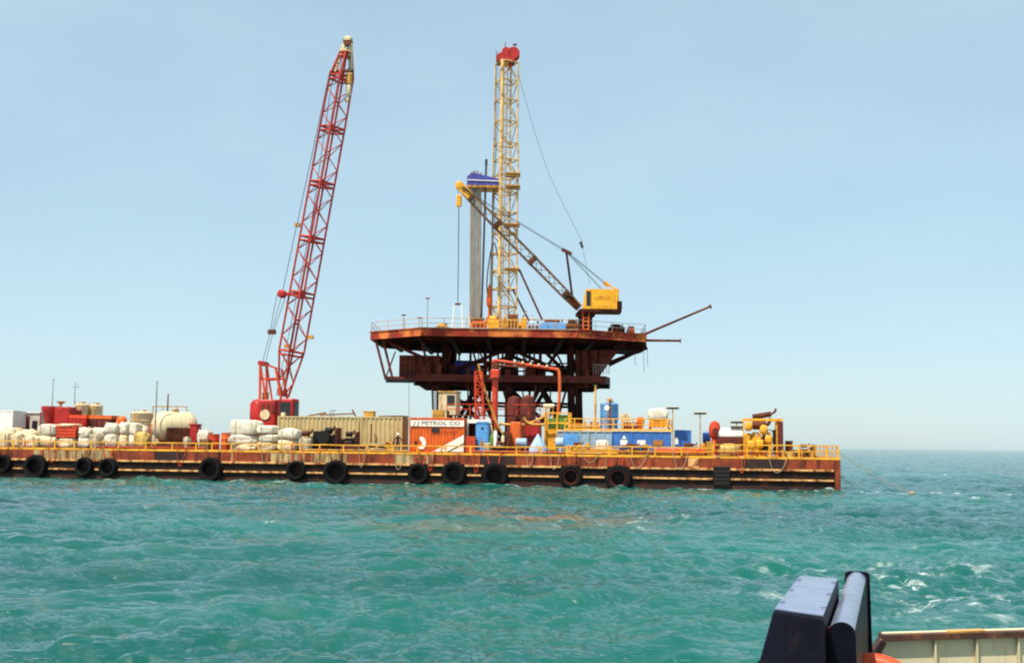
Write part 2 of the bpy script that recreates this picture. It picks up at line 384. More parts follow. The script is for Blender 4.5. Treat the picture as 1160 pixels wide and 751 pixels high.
F = mxm(fm.outputs[0], patch((10.5, 31), 7, 10, .56, .70, 1.1, 1.1, .8))
F = mxm(F, patch((4.5, 55), 10, 9, .575, .72, 1.0, .8, .8))
F = mxm(F, patch((15, 45), 8, 14, .62, .76, .8, .7, .5))
dif = N('ShaderNodeBsdfDiffuse'); dif.inputs[0].default_value = (.72,.78,.76,1)
# slop and froth along the hull
dv = N('ShaderNodeVectorMath'); dv.operation = 'SUBTRACT'; L(geo.outputs['Position'], dv.inputs[0]); dv.inputs[1].default_value = tuple(B0)
dt = N('ShaderNodeVectorMath'); dt.operation = 'DOT_PRODUCT'; L(dv.outputs[0], dt.inputs[0]); dt.inputs[1].default_value = tuple(EY)
ab = N('ShaderNodeMath'); ab.operation = 'ABSOLUTE'; L(dt.outputs['Value'], ab.inputs[0])
hm = N('ShaderNodeMapRange'); hm.inputs[1].default_value = 1.1; hm.inputs[2].default_value = .1; L(ab.outputs[0], hm.inputs[0])
hn = N('ShaderNodeMapRange'); hn.inputs[1].default_value = .50; hn.inputs[2].default_value = .66; L(nz(.8, 6, None, .7), hn.inputs[0])
hh_ = N('ShaderNodeMath'); hh_.operation = 'MULTIPLY'; L(hm.outputs[0], hh_.inputs[0]); L(hn.outputs[0], hh_.inputs[1])
F = mxm(F, hh_.outputs[0])
# light scattered back from inside the water does not follow the ripples; the mirror of the sky does
body = N('ShaderNodeBsdfDiffuse'); L(mx.outputs[2], body.inputs[0]); upn = N('ShaderNodeCombineXYZ'); upn.inputs[2].default_value = 1; L(upn.outputs[0], body.inputs['Normal'])
gls = N('ShaderNodeBsdfGlossy'); gls.inputs['Roughness'].default_value = .08; gls.inputs[0].default_value = (.97,.98,1,1)
fre = N('ShaderNodeFresnel'); fre.inputs[0].default_value = 1.33
wat = N('ShaderNodeMixShader'); L(fre.outputs[0], wat.inputs[0]); L(body.outputs[0], wat.inputs[1]); L(gls.outputs[0], wat.inputs[2])
ms = N('ShaderNodeMixShader'); L(F, ms.inputs[0]); L(wat.outputs[0], ms.inputs[1]); L(dif.outputs[0], ms.inputs[2])
L(ms.outputs[0], t.nodes['Material Output'].inputs[0])
bp = N('ShaderNodeBump'); bp.inputs['Strength'].default_value = .65; bp.inputs['Distance'].default_value = .10
mp5 = N('ShaderNodeMapping'); mp5.inputs['Scale'].default_value = (1.1, 2.2, 1); L(geo.outputs['Position'], mp5.inputs[0])
L(nz(2.6, 6, mp5.outputs[0], .65), bp.inputs['Height'])
gu = N('ShaderNodeMapRange'); gu.inputs[1].default_value = .35; gu.inputs[2].default_value = .65; gu.inputs[3].default_value = .35; gu.inputs[4].default_value = .95     # cat's paws: smoother and rougher patches
mp7 = N('ShaderNodeMapping'); mp7.inputs['Scale'].default_value = (.05, .11, 1); L(geo.outputs['Position'], mp7.inputs[0]); L(nz(1.0, 3, mp7.outputs[0]), gu.inputs[0]); L(gu.outputs[0], bp.inputs['Strength'])
bp2 = N('ShaderNodeBump'); bp2.inputs['Strength'].default_value = .75; bp2.inputs['Distance'].default_value = .6     # longer chop
mp6 = N('ShaderNodeMapping'); mp6.inputs['Scale'].default_value = (.16, .36, 1); L(geo.outputs['Position'], mp6.inputs[0])
L(nz(1.0, 5, mp6.outputs[0], .6), bp2.inputs['Height']); L(bp2.outputs[0], bp.inputs['Normal']); L(bp.outputs[0], gls.inputs['Normal']); L(bp.outputs[0], fre.inputs['Normal'])
me.materials.append(m)

# ------------------------------------------------------------------ the barge
BL = 90.0; BWID = 19.0
barge = bthing('work_barge', 'long rusty flat deck barge with yellow rail and tyre fenders, moored before the platform', 'barge', 0, 0)
mt['strake'] = M('weathered upper strake', (.30,.050,.014), .8, rust=.48, rc=(.065,.012,.008), scale=1.1, streak=.9, var=.6, bump=.2)
mt['strake2'] = M('peeling cream strake', (.50,.36,.16), .8, rust=.62, rc=(.15,.035,.014), scale=.8, streak=.8, var=.3)
mt['strake3'] = M('blackened strake', (.028,.012,.010), .8, rust=.3, rc=(.12,.026,.012), scale=.6, streak=.4)
mt['hull'] = M('black hull paint', (.012,.007,.006), .7, rust=.30, rc=(.09,.018,.009), scale=.6, streak=.5, var=.4, spec=.2)
mt['boot'] = M('red brown boot topping', (.045,.012,.008), .75, rust=.5, rc=(.012,.008,.007), scale=.5)
mt['rubrail'] = M('sunbleached rub rail', (.80,.42,.14), .75, rust=.56, rc=(.20,.05,.016), scale=.9, var=.4)
mt['coam'] = M('yellow deck edge', (.85,.38,.025), .6, rust=.42, rc=(.24,.06,.014), scale=.6)
rake = 1.0
MB().prismy([(-BL, -DECK-1.6), (0, -DECK-1.6), (0, -.02), (-BL, -.02)], 0, BWID).build('hull', mt['hull'], barge)
MB().box(-BL, -.02, .12, BWID-.1, -.02, 0).build('deck', M('rusted deck plate', (.20,.075,.028), .85, rust=.5, rc=(.08,.025,.012), scale=.4), barge)
cm = MB().box(-BL, .02, -.06, .12, -.10, .10); cm.build('deck_edge', mt['coam'], barge)
MB().box(-.04, .06, .12, BWID, -.10, .10).build('deck_edge', mt['coam'], barge)
# upper strake in plates
Z1 = bl(952, 533.2, 0)[1] - DECK; Z2 = bl(952, 544.5, 0)[1] - DECK
kinds = ['strake','strake3','strake','strake','strake','strake','strake','strake3','strake','strake2','strake','strake2','strake2','strake','strake','strake3','strake','strake2','strake2','strake','strake','strake2']
x = -.45; k = 0
while x > -BL + 2:
    wd = (4.1, 3.6, 4.4, 3.2)[k % 4]
    kd = kinds[k] if k < len(kinds) else 'strake'
    MB().box(x-wd+.06, x-.03, -.035-.006*(k % 3), 0, Z1+.08, -.12).build('side_plate', mt[kd], barge)
    MB().box(x-wd-.035, x-wd+.055, -.09, 0, Z1+.08, -.11).build('side_frame', mt['strake2' if k % 3 == 1 else 'strake'], barge)
    x -= wd; k += 1
MB().box(-.42, .03, -.10, .0, -DECK-.8, -.11).build('corner_post', mt['strake'], barge)
MB().box(0, .05, .0, BWID, -DECK-.8, -.11).build('end_plate', mt['strake3'], barge)
xp = bxp(786, 0, 522); MB().box(xp-.5, xp+.5, -.12, 0, Z1+.08, -.11).build('draught_mark_plate', mt['rubrail'], barge)
MB().box(-BL, -.43, -.03, 0, -DECK-.5, -DECK+.34).build('boot_topping', mt['boot'], barge)
# tyre fenders
TY = [(5,525,11),(42,529,15),(97,529,12),(124,530,12),(240,532,15),(336,533,12),(381,535,15),(475,537,13),(515,537,15),(561,539,16),(647,540,14),(701,542,16)]
tl = ['leftmost black tyre fender, cut by the edge of the picture', 'black tyre fender below the pile of loose white sacks', 'smaller black tyre of the close pair, on its left', 'smaller black tyre of the close pair, on its right',
      'lone black tyre fender under the two small red drums', 'small black tyre fender under the black engines', 'large black tyre fender below the tan container, next right of the small one',
      'small black tyre fender below the orange container', 'black tyre fender under the right end of the orange container', 'wide black tyre fender under the space right of the blue toilet',
      'black tyre fender showing its rim, below the left end of the blue tank', 'rightmost black tyre fender, showing its rim, below the blue tank']
gaps = []
tire_me = {}
for i, (px, py, rp_) in enumerate(TY):
    xx, z = bl(px, py, 0); z -= DECK; r = .93*rp_/ (FPX/ (bw(xx,0).y))
    gaps.append((xx, r))
    t_ = bthing('tyre_fender', tl[i], 'tyre', xx, 0, 'tyre fenders hung along the barge', z=z)
    tw = .46*r/1.1; t_.rotation_euler = (random.uniform(-.10,.02), random.uniform(-.1,.1), BROT + random.uniform(-.12,.12))
    MB().lathe([(r*.56,-.02-tw),(r*.62,-.14-tw*.9),(r*.80,-.17-tw),(r*.93,-.12-tw),(r,-.02-tw*.75),(r,-.10-tw*.1),(r*.93,-.085),(r*.6,-.09),(r*.54,-.12-tw*.3)], 28, axis='Y', close=True).build('tyre', mt['rubber'], t_, 40)
    MB().lathe([(r*.63,-.125-tw*.9),(r*.60,-.16-tw),(r*.55,-.13-tw*.9),(r*.54,-.02-tw*.8)], 24, axis='Y', close=True).build('bead_ring', mt['brown'] if i in (10, 11) else mt['rubber'], t_, 40)
    for s in (-1, 1):
        ch = MB(); p0 = Vector((s*r*.35, -.10-tw*.5, r*.9)); p1 = Vector((s*r*.52, -.13, -z+.02)); nl = max(3, int((p1-p0).length/.16))
        for k in range(nl):
            c_ = p0.lerp(p1, (k+.5)/nl); ch.cbox(c_, (.11 if k % 2 else .045, .045 if k % 2 else .11, .19))
        ch.build('chain', mt['redor'] if i % 2 else mt['rust'], t_)
gaps.sort()
def segs(x0, x1, pad):
    out = []; c = x0
    for g, r in gaps:
        if x0 < g < x1: out.append((c, g - r*pad)); c = g + r*pad
    out.append((c, x1)); return [s for s in out if s[1]-s[0] > .4]
xb0, xb1 = bxp(808, 0, 540), bxp(827, 0, 540); gaps.append(((xb0+xb1)/2, (xb1-xb0)/2)); gaps.sort()
for zz, hh, pd in ((Z1, .17, .85), (Z2, .15, 1.05)):
    for s0, s1 in segs(-BL, -.5, pd):
        n_ = max(1, round((s1-s0)/9))
        for k in range(n_):
            a0 = s0 + (s1-s0)*k/n_; a1 = s0 + (s1-s0)*(k+1)/n_ - .03
            MB().prismy([(a0, zz-hh/2), (a1, zz-hh/2), (a1, zz+hh/2), (a0, zz+hh/2)], -.17, 0).build('rub_rail', mt['rubrail'], barge)
bf = bthing('bumper_block', 'stack of dark rubber bars bolted to the hull right of the last tyre', 'bumper', (xb0+xb1)/2, 0, z=Z2-.55)
for k in range(5):
    MB().bevbox(-(xb1-xb0)/2, (xb1-xb0)/2, -.34, -.03, .34*k, .34*k+.28, .05).build('rubber_bar', mt['black'], bf)
MB().box(-.5, -.4, -.03, 0, -.1, 1.75).box(.4, .5, -.03, 0, -.1, 1.75).build('backing_plate', mt['rust'], bf)
# railing
rail = MB().box(-.05, .05, -.02, .03, 0, .12).build('railing', mt['yellow'], barge)
RX = [952,936,905,872,846,808,772,742,716,690,642,612,585,533,505,473,445,416,389,362,340,318,293,262,240,222,195,165,134,103,84,62,38,15,-5,-30]
post = MB().box(-.07,.07,-.03,.09,.1,1).mesh('post', mt['yellow'])
xs = [bxp(p, .03, 512) for p in RX]
def rh(x): return 1.08 if x > bxp(800,0,512) else (.82 if x > bxp(640,0,512) else .68)
xs[0] = -.12
for i, x_ in enumerate(xs):
    h_ = rh(x_); o = inst('post', post, rail, (x_, 0, 0)); o.scale = (1.35 if i in (3,9,10,13) else .85, 1, h_)
for a_, b__ in zip(xs[:-1], xs[1:]):
    hh = rh((a_+b__)/2); sag = random.uniform(-.025,.02)
    MB().beam((b__, .03, hh+random.uniform(-.02,.02)), (a_+.0, .03, hh+sag), .09, .10).build('rail', mt['yellow'], rail)
    if hh > .75: MB().beam((b__, .03, hh*.52), (a_, .03, hh*.52+random.uniform(-.02,.02)), .07, .07).build('rail', mt['yellow'], rail)
for (p0, z0, p1, z1) in ((417,.1,430,.68),(436,.68,447,.1)):
    MB().beam((bxp(p0,0,510),.03,z0),(bxp(p1,0,510),.03,z1),.07,.07).build('rail_brace', mt['yellow'], rail)
yend = [1.2, 4, 7, 10, 13, 16, 18.6]
for y_ in yend: o = inst('post', post, rail, (-.12, y_, 0)); o.scale = (.85, 1, 1.08)
MB().beam((-.12,.03,1.08),(-.12,18.6,1.08),.08,.09).beam((-.12,.03,.56),(-.12,18.6,.56),.06,.06).build('rail', mt['yellow'], rail)
# the far side rail, seen at the right end
xs2 = [-.12 - 3.2*i for i in range(8)]
for x_ in xs2: o = inst('post', post, rail, (x_, 18.7, 0)); o.scale = (.7, 1, 1.0)
MB().beam((-.12,18.73,1.0),(xs2[-1],18.73,1.0),.06,.07).build('rail', mt['yellow'], rail)
# mooring bitts and deck clutter belonging to the hull
for px in (893, 915, 300, 755):
    bt_ = MB(); X0 = bxp(px, 1.6, 512)
    bt_.lathe([(.16,0),(.16,.62),(.21,.63),(.21,.70)], 12, (X0-.4,1.6,0)).lathe([(.16,0),(.16,.62),(.21,.63),(.21,.70)], 12, (X0+.4,1.6,0)).box(X0-.75,X0+.75,1.35,1.85,0,.06)
    bt_.build('mooring_bitt', mt['gold'], barge, 40)

# lines, vents and pipework fixed to the barge itself
rb_ = random.Random(12)
for px in (60,112,205,262,300,352,410,452,488,540,600,628,668,722,770,840,880):           # mooring tails and lashings looped over the side
    x_ = bxp(px, -.1, 515); w2 = rb_.uniform(.3,.9); dp = rb_.uniform(.5,1.5)
    MB().curve([(x_-w2,-.02,.62),(x_-w2*.8,-.13,.05),(x_-w2*.3,-.24,-dp),(x_+w2*.4,-.23,-dp*.9),(x_+w2,-.13,.05),(x_+w2,0,.5)], .028, 5, 4).build('lashing_rope', mt['rope' if rb_.random() < .5 else 'redor'], barge, 60)
for px in (28,118,172,216,330,404,437,500,575,610,655,735,790,868,910):                   # gooseneck tank vents
    x_ = bxp(px, .55, 512); h2 = rb_.uniform(.55,1.0)
    MB().curve([(x_,.55,0),(x_,.55,h2*.8),(x_+.12,.55,h2),(x_+.28,.55,h2*.9),(x_+.3,.55,h2*.65)], .07, 7, 4).build('gooseneck_vent', mt[rb_.choice(['gold','rust','redor'])], barge, 60)
for i, (a_, b_, z_, m_) in enumerate(((110,232,.22,'redor'),(345,462,.2,'gold'),(530,640,.24,'orange'),(640,800,.2,'gold'),(700,884,.36,'redor'))):
    x0_, x1_ = bxp(a_, .35, 512), bxp(b_, .35, 512); MB().tube((x0_,.35+.1*(i % 2),z_),(x1_,.35+.1*(i % 2),z_),.075,8).build('deck_pipe', mt[m_], barge, 50)
    for k in range(int((x1_-x0_)/2.2)): MB().box(x0_+1+2.2*k-.06, x0_+1+2.2*k+.06, .25, .55, 0, z_-.02).build('pipe_support', mt['rust'], barge)

# ------------------------------------------------------------------ deck cargo
def corr(w_, h_, y, pitch, dep):       # corrugated sheet in the xz plane, facing -y
    n = max(2, round(w_/pitch)); m = MB(); xs = []
    for i in range(n):
        a = -w_/2 + w_*i/n; p = w_/n
        xs += [(a, 0), (a+p*.3, 0), (a+p*.45, dep), (a+p*.85, dep)]
    xs.append((w_/2, 0)); k = len(xs)
    m.add([(x, y+d, 0) for x, d in xs] + [(x, y+d, h_) for x, d in xs], [(i, i+1, k+i+1, k+i) for i in range(k-1)])
    return m
def container(t, w_, d_, h_, mat, frame=None, pitch=.42, dep=.07, doors=False):
    frame = frame or mat
    b_ = .14
    def panel(name, length, place, rz):
        o = corr(length, h_-.26, 0, pitch, dep).build(name, mat, t); o.location = place; o.rotation_euler.z = rz; return o
    panel('side_panel', w_-.2, (0, .03, .14), 0); panel('side_panel', w_-.2, (0, d_-.03, .14), math.pi)
    panel('end_panel', d_-.2, (-w_/2+.03, d_/2, .14), -math.pi/2); panel('end_panel', d_-.2, (w_/2-.03, d_/2, .14), math.pi/2)
    for sx in (-1, 1):
        for y_ in (b_/2, d_-b_/2): MB().cbox((sx*(w_/2-b_/2), y_, h_/2), (b_, b_, h_)).build('corner_post', frame, t)
    for y_ in (b_/2, d_-b_/2):
        MB().cbox((0, y_, h_-.065), (w_-2*b_, b_-.02, .13)).build('top_rail', frame, t); MB().cbox((0, y_, .075), (w_-2*b_, b_-.02, .15)).build('bottom_rail', frame, t)
    MB().box(-w_/2+.06, w_/2-.06, .06, d_-.06, h_-.10, h_-.03).build('roof', mat, t)
    MB().box(-w_/2+.06, w_/2-.06, .06, d_-.06, .02, .12).build('floor', frame, t)
def textmesh(body, size, mat, parent, loc, rx=math.pi/2, width=None, name='lettering', bold=.0):
    cu = bpy.data.curves.new('t', 'FONT'); cu.body = body; cu.size = size; cu.align_x = 'CENTER'; cu.align_y = 'CENTER'; cu.extrude = .006; cu.offset = bold; cu.resolution_u = 2
    o = bpy.data.objects.new('t', cu); col.objects.link(o)
    bpy.context.view_layer.update()
    me_ = bpy.data.meshes.new_from_object(o.evaluated_get(bpy.context.evaluated_depsgraph_get()))
    bpy.data.objects.remove(o); bpy.data.curves.remove(cu)
    me_.materials.clear(); me_.materials.append(mat); me_.name = name
    ob = bpy.data.objects.new(name, me_); col.objects.link(ob); ob.parent = parent; ob.location = loc; ob.rotation_euler = (rx, 0, 0)
    if width:
        xs_ = [v.co.x for v in me_.vertices]; ob.scale.x = width/(max(xs_)-min(xs_))
    return ob
bagn = [0]
def bag(x, w_, d_, h_, v, z, label, mat='bag', group='white bags and bales along the barge rail', loops=True, cat='bag', name='bulk_bag', rz=None):
    bagn[0] += 1; sd_ = bagn[0]
    t = bthing(name, label, cat, x, v, group, z, rz if rz is not None else random.uniform(-.16,.16))
    MB().blob((0, d_/2, h_*.5), (w_*1.02, d_, h_*1.03), sd_, (3.2, 4.4, 3.7)[sd_ % 3], (.09, .07, .11)[sd_ % 3], 30, 16).build('sack', mt[mat], t, 60)
    if loops:
        for sx in (-.36, .36):
            MB().curve([(sx*w_-.10, d_*.25, h_*.93), (sx*w_-.05, d_*.27, h_*1.06), (sx*w_+.05, d_*.27, h_*1.06), (sx*w_+.10, d_*.25, h_*.93)], .022, 5, 3).build('lifting_loop', mt['bag2'], t)
    else:
        for sx in (-.28, .28):
            MB().curve([(sx*w_, -.005, h_*.12), (sx*w_, -.03, h_*.5), (sx*w_, .01, h_*.93), (sx*w_, d_*.5, h_*1.03), (sx*w_, d_*.95, h_*.93)], .024, 5, 3).build('strap', mt['rope'], t)
    return t
def pallet(x, w_, d_, v, z, label):
    t = bthing('pallet', label, 'pallet', x, v, 'wooden pallets under the bags', z)
    for k in range(6): MB().box(-w_/2+w_*k/6+.02, -w_/2+w_*(k+1)/6-.02, 0, d_, .11, .145).build('board', mt['wood'], t)
    for y_ in (.05, d_/2-.05, d_-.15): MB().box(-w_/2, w_/2, y_, y_+.1, 0, .11).build('bearer', mt['wood'], t)
    return t
def stack(x0, x1, v, d_, tops, labels, mats=None, loops=True, pal=None, names=None, cats=None):
    """a stack of bags bottom-up, their tops at the given photo rows"""
    z = 0.0; cx, w_, _ = slot(x0, x1, tops[0], v)
    if pal: pallet(cx, w_*.98, d_, v, 0, pal); z = .145
    for i, yt in enumerate(tops):
        zt = bzp((x0+x1)/2, yt, v)
        bag(cx + random.uniform(-.05,.05), w_*(1 if i == 0 else random.uniform(.97,1.04)), d_, zt-z, v, z, labels[i], (mats or ['bag']*9)[i], loops=loops)
        z = zt-.02
# --- far left
cx, w_, h_ = slot(-34, 15, 464.5, 9.0)
t = bthing('reefer_container', 'white smooth sided container at the far left end of the deck', 'container', cx, 9.0)
container(t, w_, 2.44, h_, mt['white'], mt['white'], pitch=.9, dep=.02)
cx, w_, h_ = slot(24, 46, 466.5, 11.5)
t = bthing('deck_hut', 'small pale grey hut with brown door beside the white container', 'hut', cx, 11.5)
hutm = M('pale grey cladding', (.50,.45,.38), .7, rust=.25, rc=(.3,.16,.08), streak=.6)
MB().box(-w_/2, w_/2, 0, 2.3, 0, h_-.12).build('wall', hutm, t); MB().box(-w_/2-.1, w_/2+.1, -.12, 2.4, h_-.12, h_).build('roof', mt['white'], t)
o = MB().box(-w_*.46, -w_*.04, -.05, 0, .1, h_-.45).build('door', mt['brown'], t); MB().box(-w_*.12, -w_*.09, -.10, -.05, h_*.42, h_*.48).build('handle', mt['grey'], o)
MB().box(w_*.1, w_*.36, -.04, 0, h_*.45, h_*.75).build('window', mt['glass'], t)
# loose white sheet heap
hp = [(-9,10,489,1.2,1.5),(6,24,491,1.6,1.4),(18,40,487,3.2,1.4),(2,20,484.5,4.2,1.6),(24,42,493.5,1.1,1.1)]
hl = ['dirty white sack slumped at the left picture edge', 'flattened white sack on the deck behind the left railing', 'long white sack leaning toward the pale grey hut', 'white sack in front of the white container, highest of its heap', 'small white sack lying nearest the rail in the left heap']
for (a_, b_, yt, v, d_), lb in zip(hp, hl):
    cx, w_, h_ = slot(a_, b_, yt, v); bag(cx, w_, d_, h_, v, 0, lb, 'bag' if b_ % 2 else 'bag2', loops=False)
cx, w_, h_ = slot(-8, 12, 493, 3.0); bag(cx, w_, 1.1, h_, .9, 0, 'ochre sheeted bundle low against the left rail', 'bagy', loops=False, cat='bundle', name='sheeted_bundle')
stack(40, 63, 1.5, 1.3, [493, 480.5], ['lower cream bale of the pair left of the red crate', 'large boxy white bale on top, left of the red crate'], ['bag2', 'bag'], False, 'wooden pallet under the bale left of the red crate')
# red crate on a bale
cx, w_, h_ = slot(62, 84, 495.5, 1.6); bag(cx, w_, 1.3, h_, 1.6, 0, 'cream bale carrying the red crate', 'bag2', loops=False)
cx, w2, h2 = slot(64, 86, 481.5, 1.6)
t = bthing('crate', 'red slatted crate with cream sheet on top, left of centre of the bag row', 'crate', cx, 1.6, z=h_)
hh = h2-h_
for k in range(4):
    MB().box(-w2/2, w2/2, 0, .04, hh*k/4+.03, hh*(k+1)/4-.03).build('slat', mt['redor'], t); MB().box(-w2/2, w2/2, 1.16, 1.2, hh*k/4+.03, hh*(k+1)/4-.03).build('slat', mt['redor'], t)
    MB().box(w2/2-.04, w2/2, .05, 1.15, hh*k/4+.03, hh*(k+1)/4-.03).build('slat', mt['redor'], t)
for sx in (-1, 1): MB().box(sx*w2*.47-.05, sx*w2*.47+.05, -.04, 0, 0, hh).build('corner_board', mt['redor'], t)
MB().box(-w2/2+.06, w2/2-.06, .06, 1.14, 0, hh*.9).build('contents', mt['brown'], t)
MB().blob((0, .6, hh+.02), (w2*1.06, 1.35, .26), 77, 4, .10).build('cover_sheet', mt['bag2'], t, 60)
stack(86, 101, 1.7, 1.2, [495.5, 484], ['lower white bag just right of the red crate', 'upper white bag just right of the red crate'], None, True, 'wooden pallet just right of the red crate')
stack(102, 117, 2.2, 1.2, [496, 484.5], ['lower white bag midway between red crate and tall bags', 'upper slumped white bag midway between red crate and tall bags'], ['bag2','bag'], True, 'wooden pallet midway between red crate and tall bags')
stack(117, 131.5, 1.5, 1.3, [492, 479], ['lower bag of the leftmost tall white pair', 'upper bag of the leftmost tall white pair'], None, True, 'wooden pallet below the leftmost tall bag pair')
stack(133.5, 143.5, 1.6, 1.2, [492, 478.5], ['lower bag of the middle tall white pair', 'upper bag of the middle tall white pair'], ['bag2','bag'], True, 'wooden pallet below the middle tall bag pair')
stack(144.5, 154, 1.6, 1.2, [492, 479], ['lower bag of the rightmost tall white pair', 'upper bag of the rightmost tall white pair'], None, True, 'wooden pallet below the rightmost tall bag pair')
cx, w_, h_ = slot(153, 165, 481.5, 3.0); bag(cx, w_, 1.2, h_, 3.0, 0, 'white bag half hidden left of the cream pressure tank', 'bag')
cx, w_, h_ = slot(150, 166, 489, 1.2); bag(cx, w_, 1.2, h_, 1.2, 0, 'ochre sheeted heap in front of the cream pressure tank', 'bagy', loops=False, cat='bundle', name='sheeted_bundle')
# antennas and light poles
def mast_pole(px, ytop, v, label, r=.05, cross=False, name='antenna_mast', mat='grey'):
    cx, _, h_ = slot(px, px+1, ytop, v); t = bthing(name, label, 'mast', cx, v, 'thin masts on the left of the barge')
    MB().lathe([(.18,0),(.18,.05),(r*1.3,.06),(r,h_*.6),(r*.7,h_)], 8).build('pole', mt[mat], t, 40)
    if cross: MB().cbox((0,0,h_-.5),(.7,.05,.05)).cbox((.3,0,h_-.4),(.05,.05,.3)).build('aerial', mt[mat], t)
    else: MB().lathe([(.09,h_-.02),(.09,h_+.12),(.02,h_+.2)], 8).build('tip_lamp', mt['lamp'], t)
    return t
mast_pole(60, 430.5, 8.4, 'thin mast rising behind the red engine unit')
mast_pole(85, 433, 9, 'thin mast with crossbar among the pale vertical tanks', cross=True)
mast_pole(177.5, 433, 1.4, 'tall grey pole in front of the cream pressure tank', .07)
mast_pole(190, 447, 5.6, 'short dark pole standing up behind the cream pressure tank', .09, mat='rust')
# --- machinery builder: skid, engine block, radiator, exhaust, pipes
def engine(name, label, cat, x0, x1, ytop, v, d_, body, frame, seed, group=None, guard=True, z=0.0):
    rg = random.Random(seed); cx, w_, h_ = slot(x0, x1, ytop, v); h_ -= z
    t = bthing(name, label, cat, cx, v, group, z)
    for y_ in (.05, d_-.2): MB().box(-w_/2, w_/2, y_, y_+.15, 0, .16).build('skid_beam', mt[frame], t)
    for sx in (-.42, 0, .42): MB().box(sx*w_-.07, sx*w_+.07, .2, d_-.2, .05, .15).build('cross_member', mt[frame], t)
    bw0, bw1 = -w_*.28, w_*.22
    e_ = MB().bevbox(bw0, bw1, d_*.2, d_*.8, .16, h_*.52, .06).build('engine_block', mt[body], t)
    for k in range(4):
        x_ = bw0 + (bw1-bw0)*(k+.5)/4; MB().bevbox(x_-w_*.045, x_+w_*.045, d_*.25, d_*.5, h_*.52, h_*.64, .03).build('cylinder_head', mt[body], e_)
    MB().lathe([(h_*.13,0),(h_*.16,.04),(h_*.16,.12),(h_*.05,.14)], 14, (w_*.02, d_*.2-.14, h_*.34), 'Y').build('pulley', mt['black'], t, 40)
    MB().lathe([(h_*.09,0),(h_*.10,.05),(h_*.09,.10)], 12, (-w_*.17, d_*.2-.12, h_*.44), 'Y').build('filter', mt[frame], t, 40)
    rd = MB().box(w_*.33, w_*.46, d_*.1, d_*.9, .16, h_*.92).build('radiator', mt[frame], t)
    for k in range(5): MB().box(w_*.335, w_*.455, d_*.1-.03, d_*.1, .25+(h_*.92-.35)*k/5, .25+(h_*.92-.35)*(k+.55)/5).build('fin', mt[body], rd)
    MB().box(w_*.27, w_*.33, d_*.2, d_*.8, .3, h_*.7).build('fan_shroud', mt['black'], t)
    MB().lathe([(h_*.10,-w_*.2),(h_*.12,-w_*.18),(h_*.12,w_*.12),(h_*.10,w_*.14)], 12, (-w_*.05, d_*.5, h_*.82), 'X').build('silencer', mt['rust' if seed % 2 else body], t, 40)
    MB().curve([(w_*.08,d_*.5,h_*.82),(w_*.16,d_*.5,h_*.86),(w_*.2,d_*.5,h_*1.0)], h_*.045, 8).build('exhaust_pipe', mt['rust'], t, 60)
    MB().lathe([(h_*.10,0),(h_*.17,.02),(h_*.17,h_*.22),(h_*.07,h_*.27)], 14, (-w_*.38, d_*.45, h_*.34)).build('air_cleaner', mt[body], t, 40)
    MB().box(-w_*.49, -w_*.31, d_*.2, d_*.75, .16, h_*.34).build('gearbox', mt[frame], t)
    MB().curve([(-w_*.38,d_*.2,h_*.4),(-w_*.2,d_*.1,h_*.62),(0,d_*.14,h_*.50),(w_*.15,d_*.12,h_*.70),(w_*.3,d_*.15,h_*.6)], .035, 6).build('hose', mt['black'], t, 60)
    MB().curve([(-w_*.45,d_*.15,.2),(-w_*.3,d_*.05,h_*.2),(w_*.05,d_*.1,h_*.14),(w_*.3,d_*.1,h_*.3)], .04, 6).build('pipe', mt[frame], t, 60)
    if guard:
        for sx in (-.49, .49):
            for y_ in (.08, d_-.08): MB().box(sx*w_-.035, sx*w_+.035, y_-.035, y_+.035, 0, h_*.98).build('frame_post', mt[frame], t)
        for y_ in (.08, d_-.08): MB().box(-w_*.49+.035, w_*.49-.035, y_-.03, y_+.03, h_*.92, h_*.98).build('frame_bar', mt[frame], t)
    return t, w_, h_
# red pump unit and its neighbours
engine('pump_unit', 'tall red diesel pump unit behind the bales at far left', 'pump', 46, 82, 460, 5.5, 2.4, 'red', 'red', 3, guard=False)
cx, w_, h_ = slot(64, 82, 461, 5.0); t = bthing('control_cabinet', 'bright red upright cabinet right of the red pump unit', 'cabinet', cx, 4.6)
MB().bevbox(-w_/2, w_/2, 0, 1.3, 0, h_, .06).build('case', mt['red'], t)
o = MB().box(-w_*.42, w_*.42, -.04, 0, .3, h_-.2).build('door', mt['red'], t); MB().box(w_*.28, w_*.32, -.09, -.04, h_*.5, h_*.6).build('handle', mt['grey'], o)
MB().lathe([(.10,h_),(.10,h_+.25),(.42,h_+.50),(.44,h_+.56),(.08,h_+.46)], 14, (-w_*.3,.6,0)).build('air_intake_cap', mt['gold'], t, 40)
cx, w_, h_ = slot(45, 66, 460, 4.8); MBt = bthing('chemical_hopper', 'red funnel topped hopper at the left of the red machinery', 'hopper', cx, 4.4)
MB().lathe([(.35,h_*.4),(w_*.42,h_*.82),(w_*.52,h_*.92),(w_*.52,h_),(w_*.46,h_),(w_*.4,h_*.86)], 16, (0,1,0)).build('funnel', mt['red'], MBt, 40)
MB().lathe([(.35,0.1),(.35,h_*.4)], 12, (0,1,0)).build('throat', mt['red'], MBt, 40)
for sx in (-1,1):
    for y_ in (.3,1.7): MB().tube((sx*w_*.42,y_,0),(sx*w_*.40,y_,h_*.86),.06).build('leg', mt['red'], MBt)
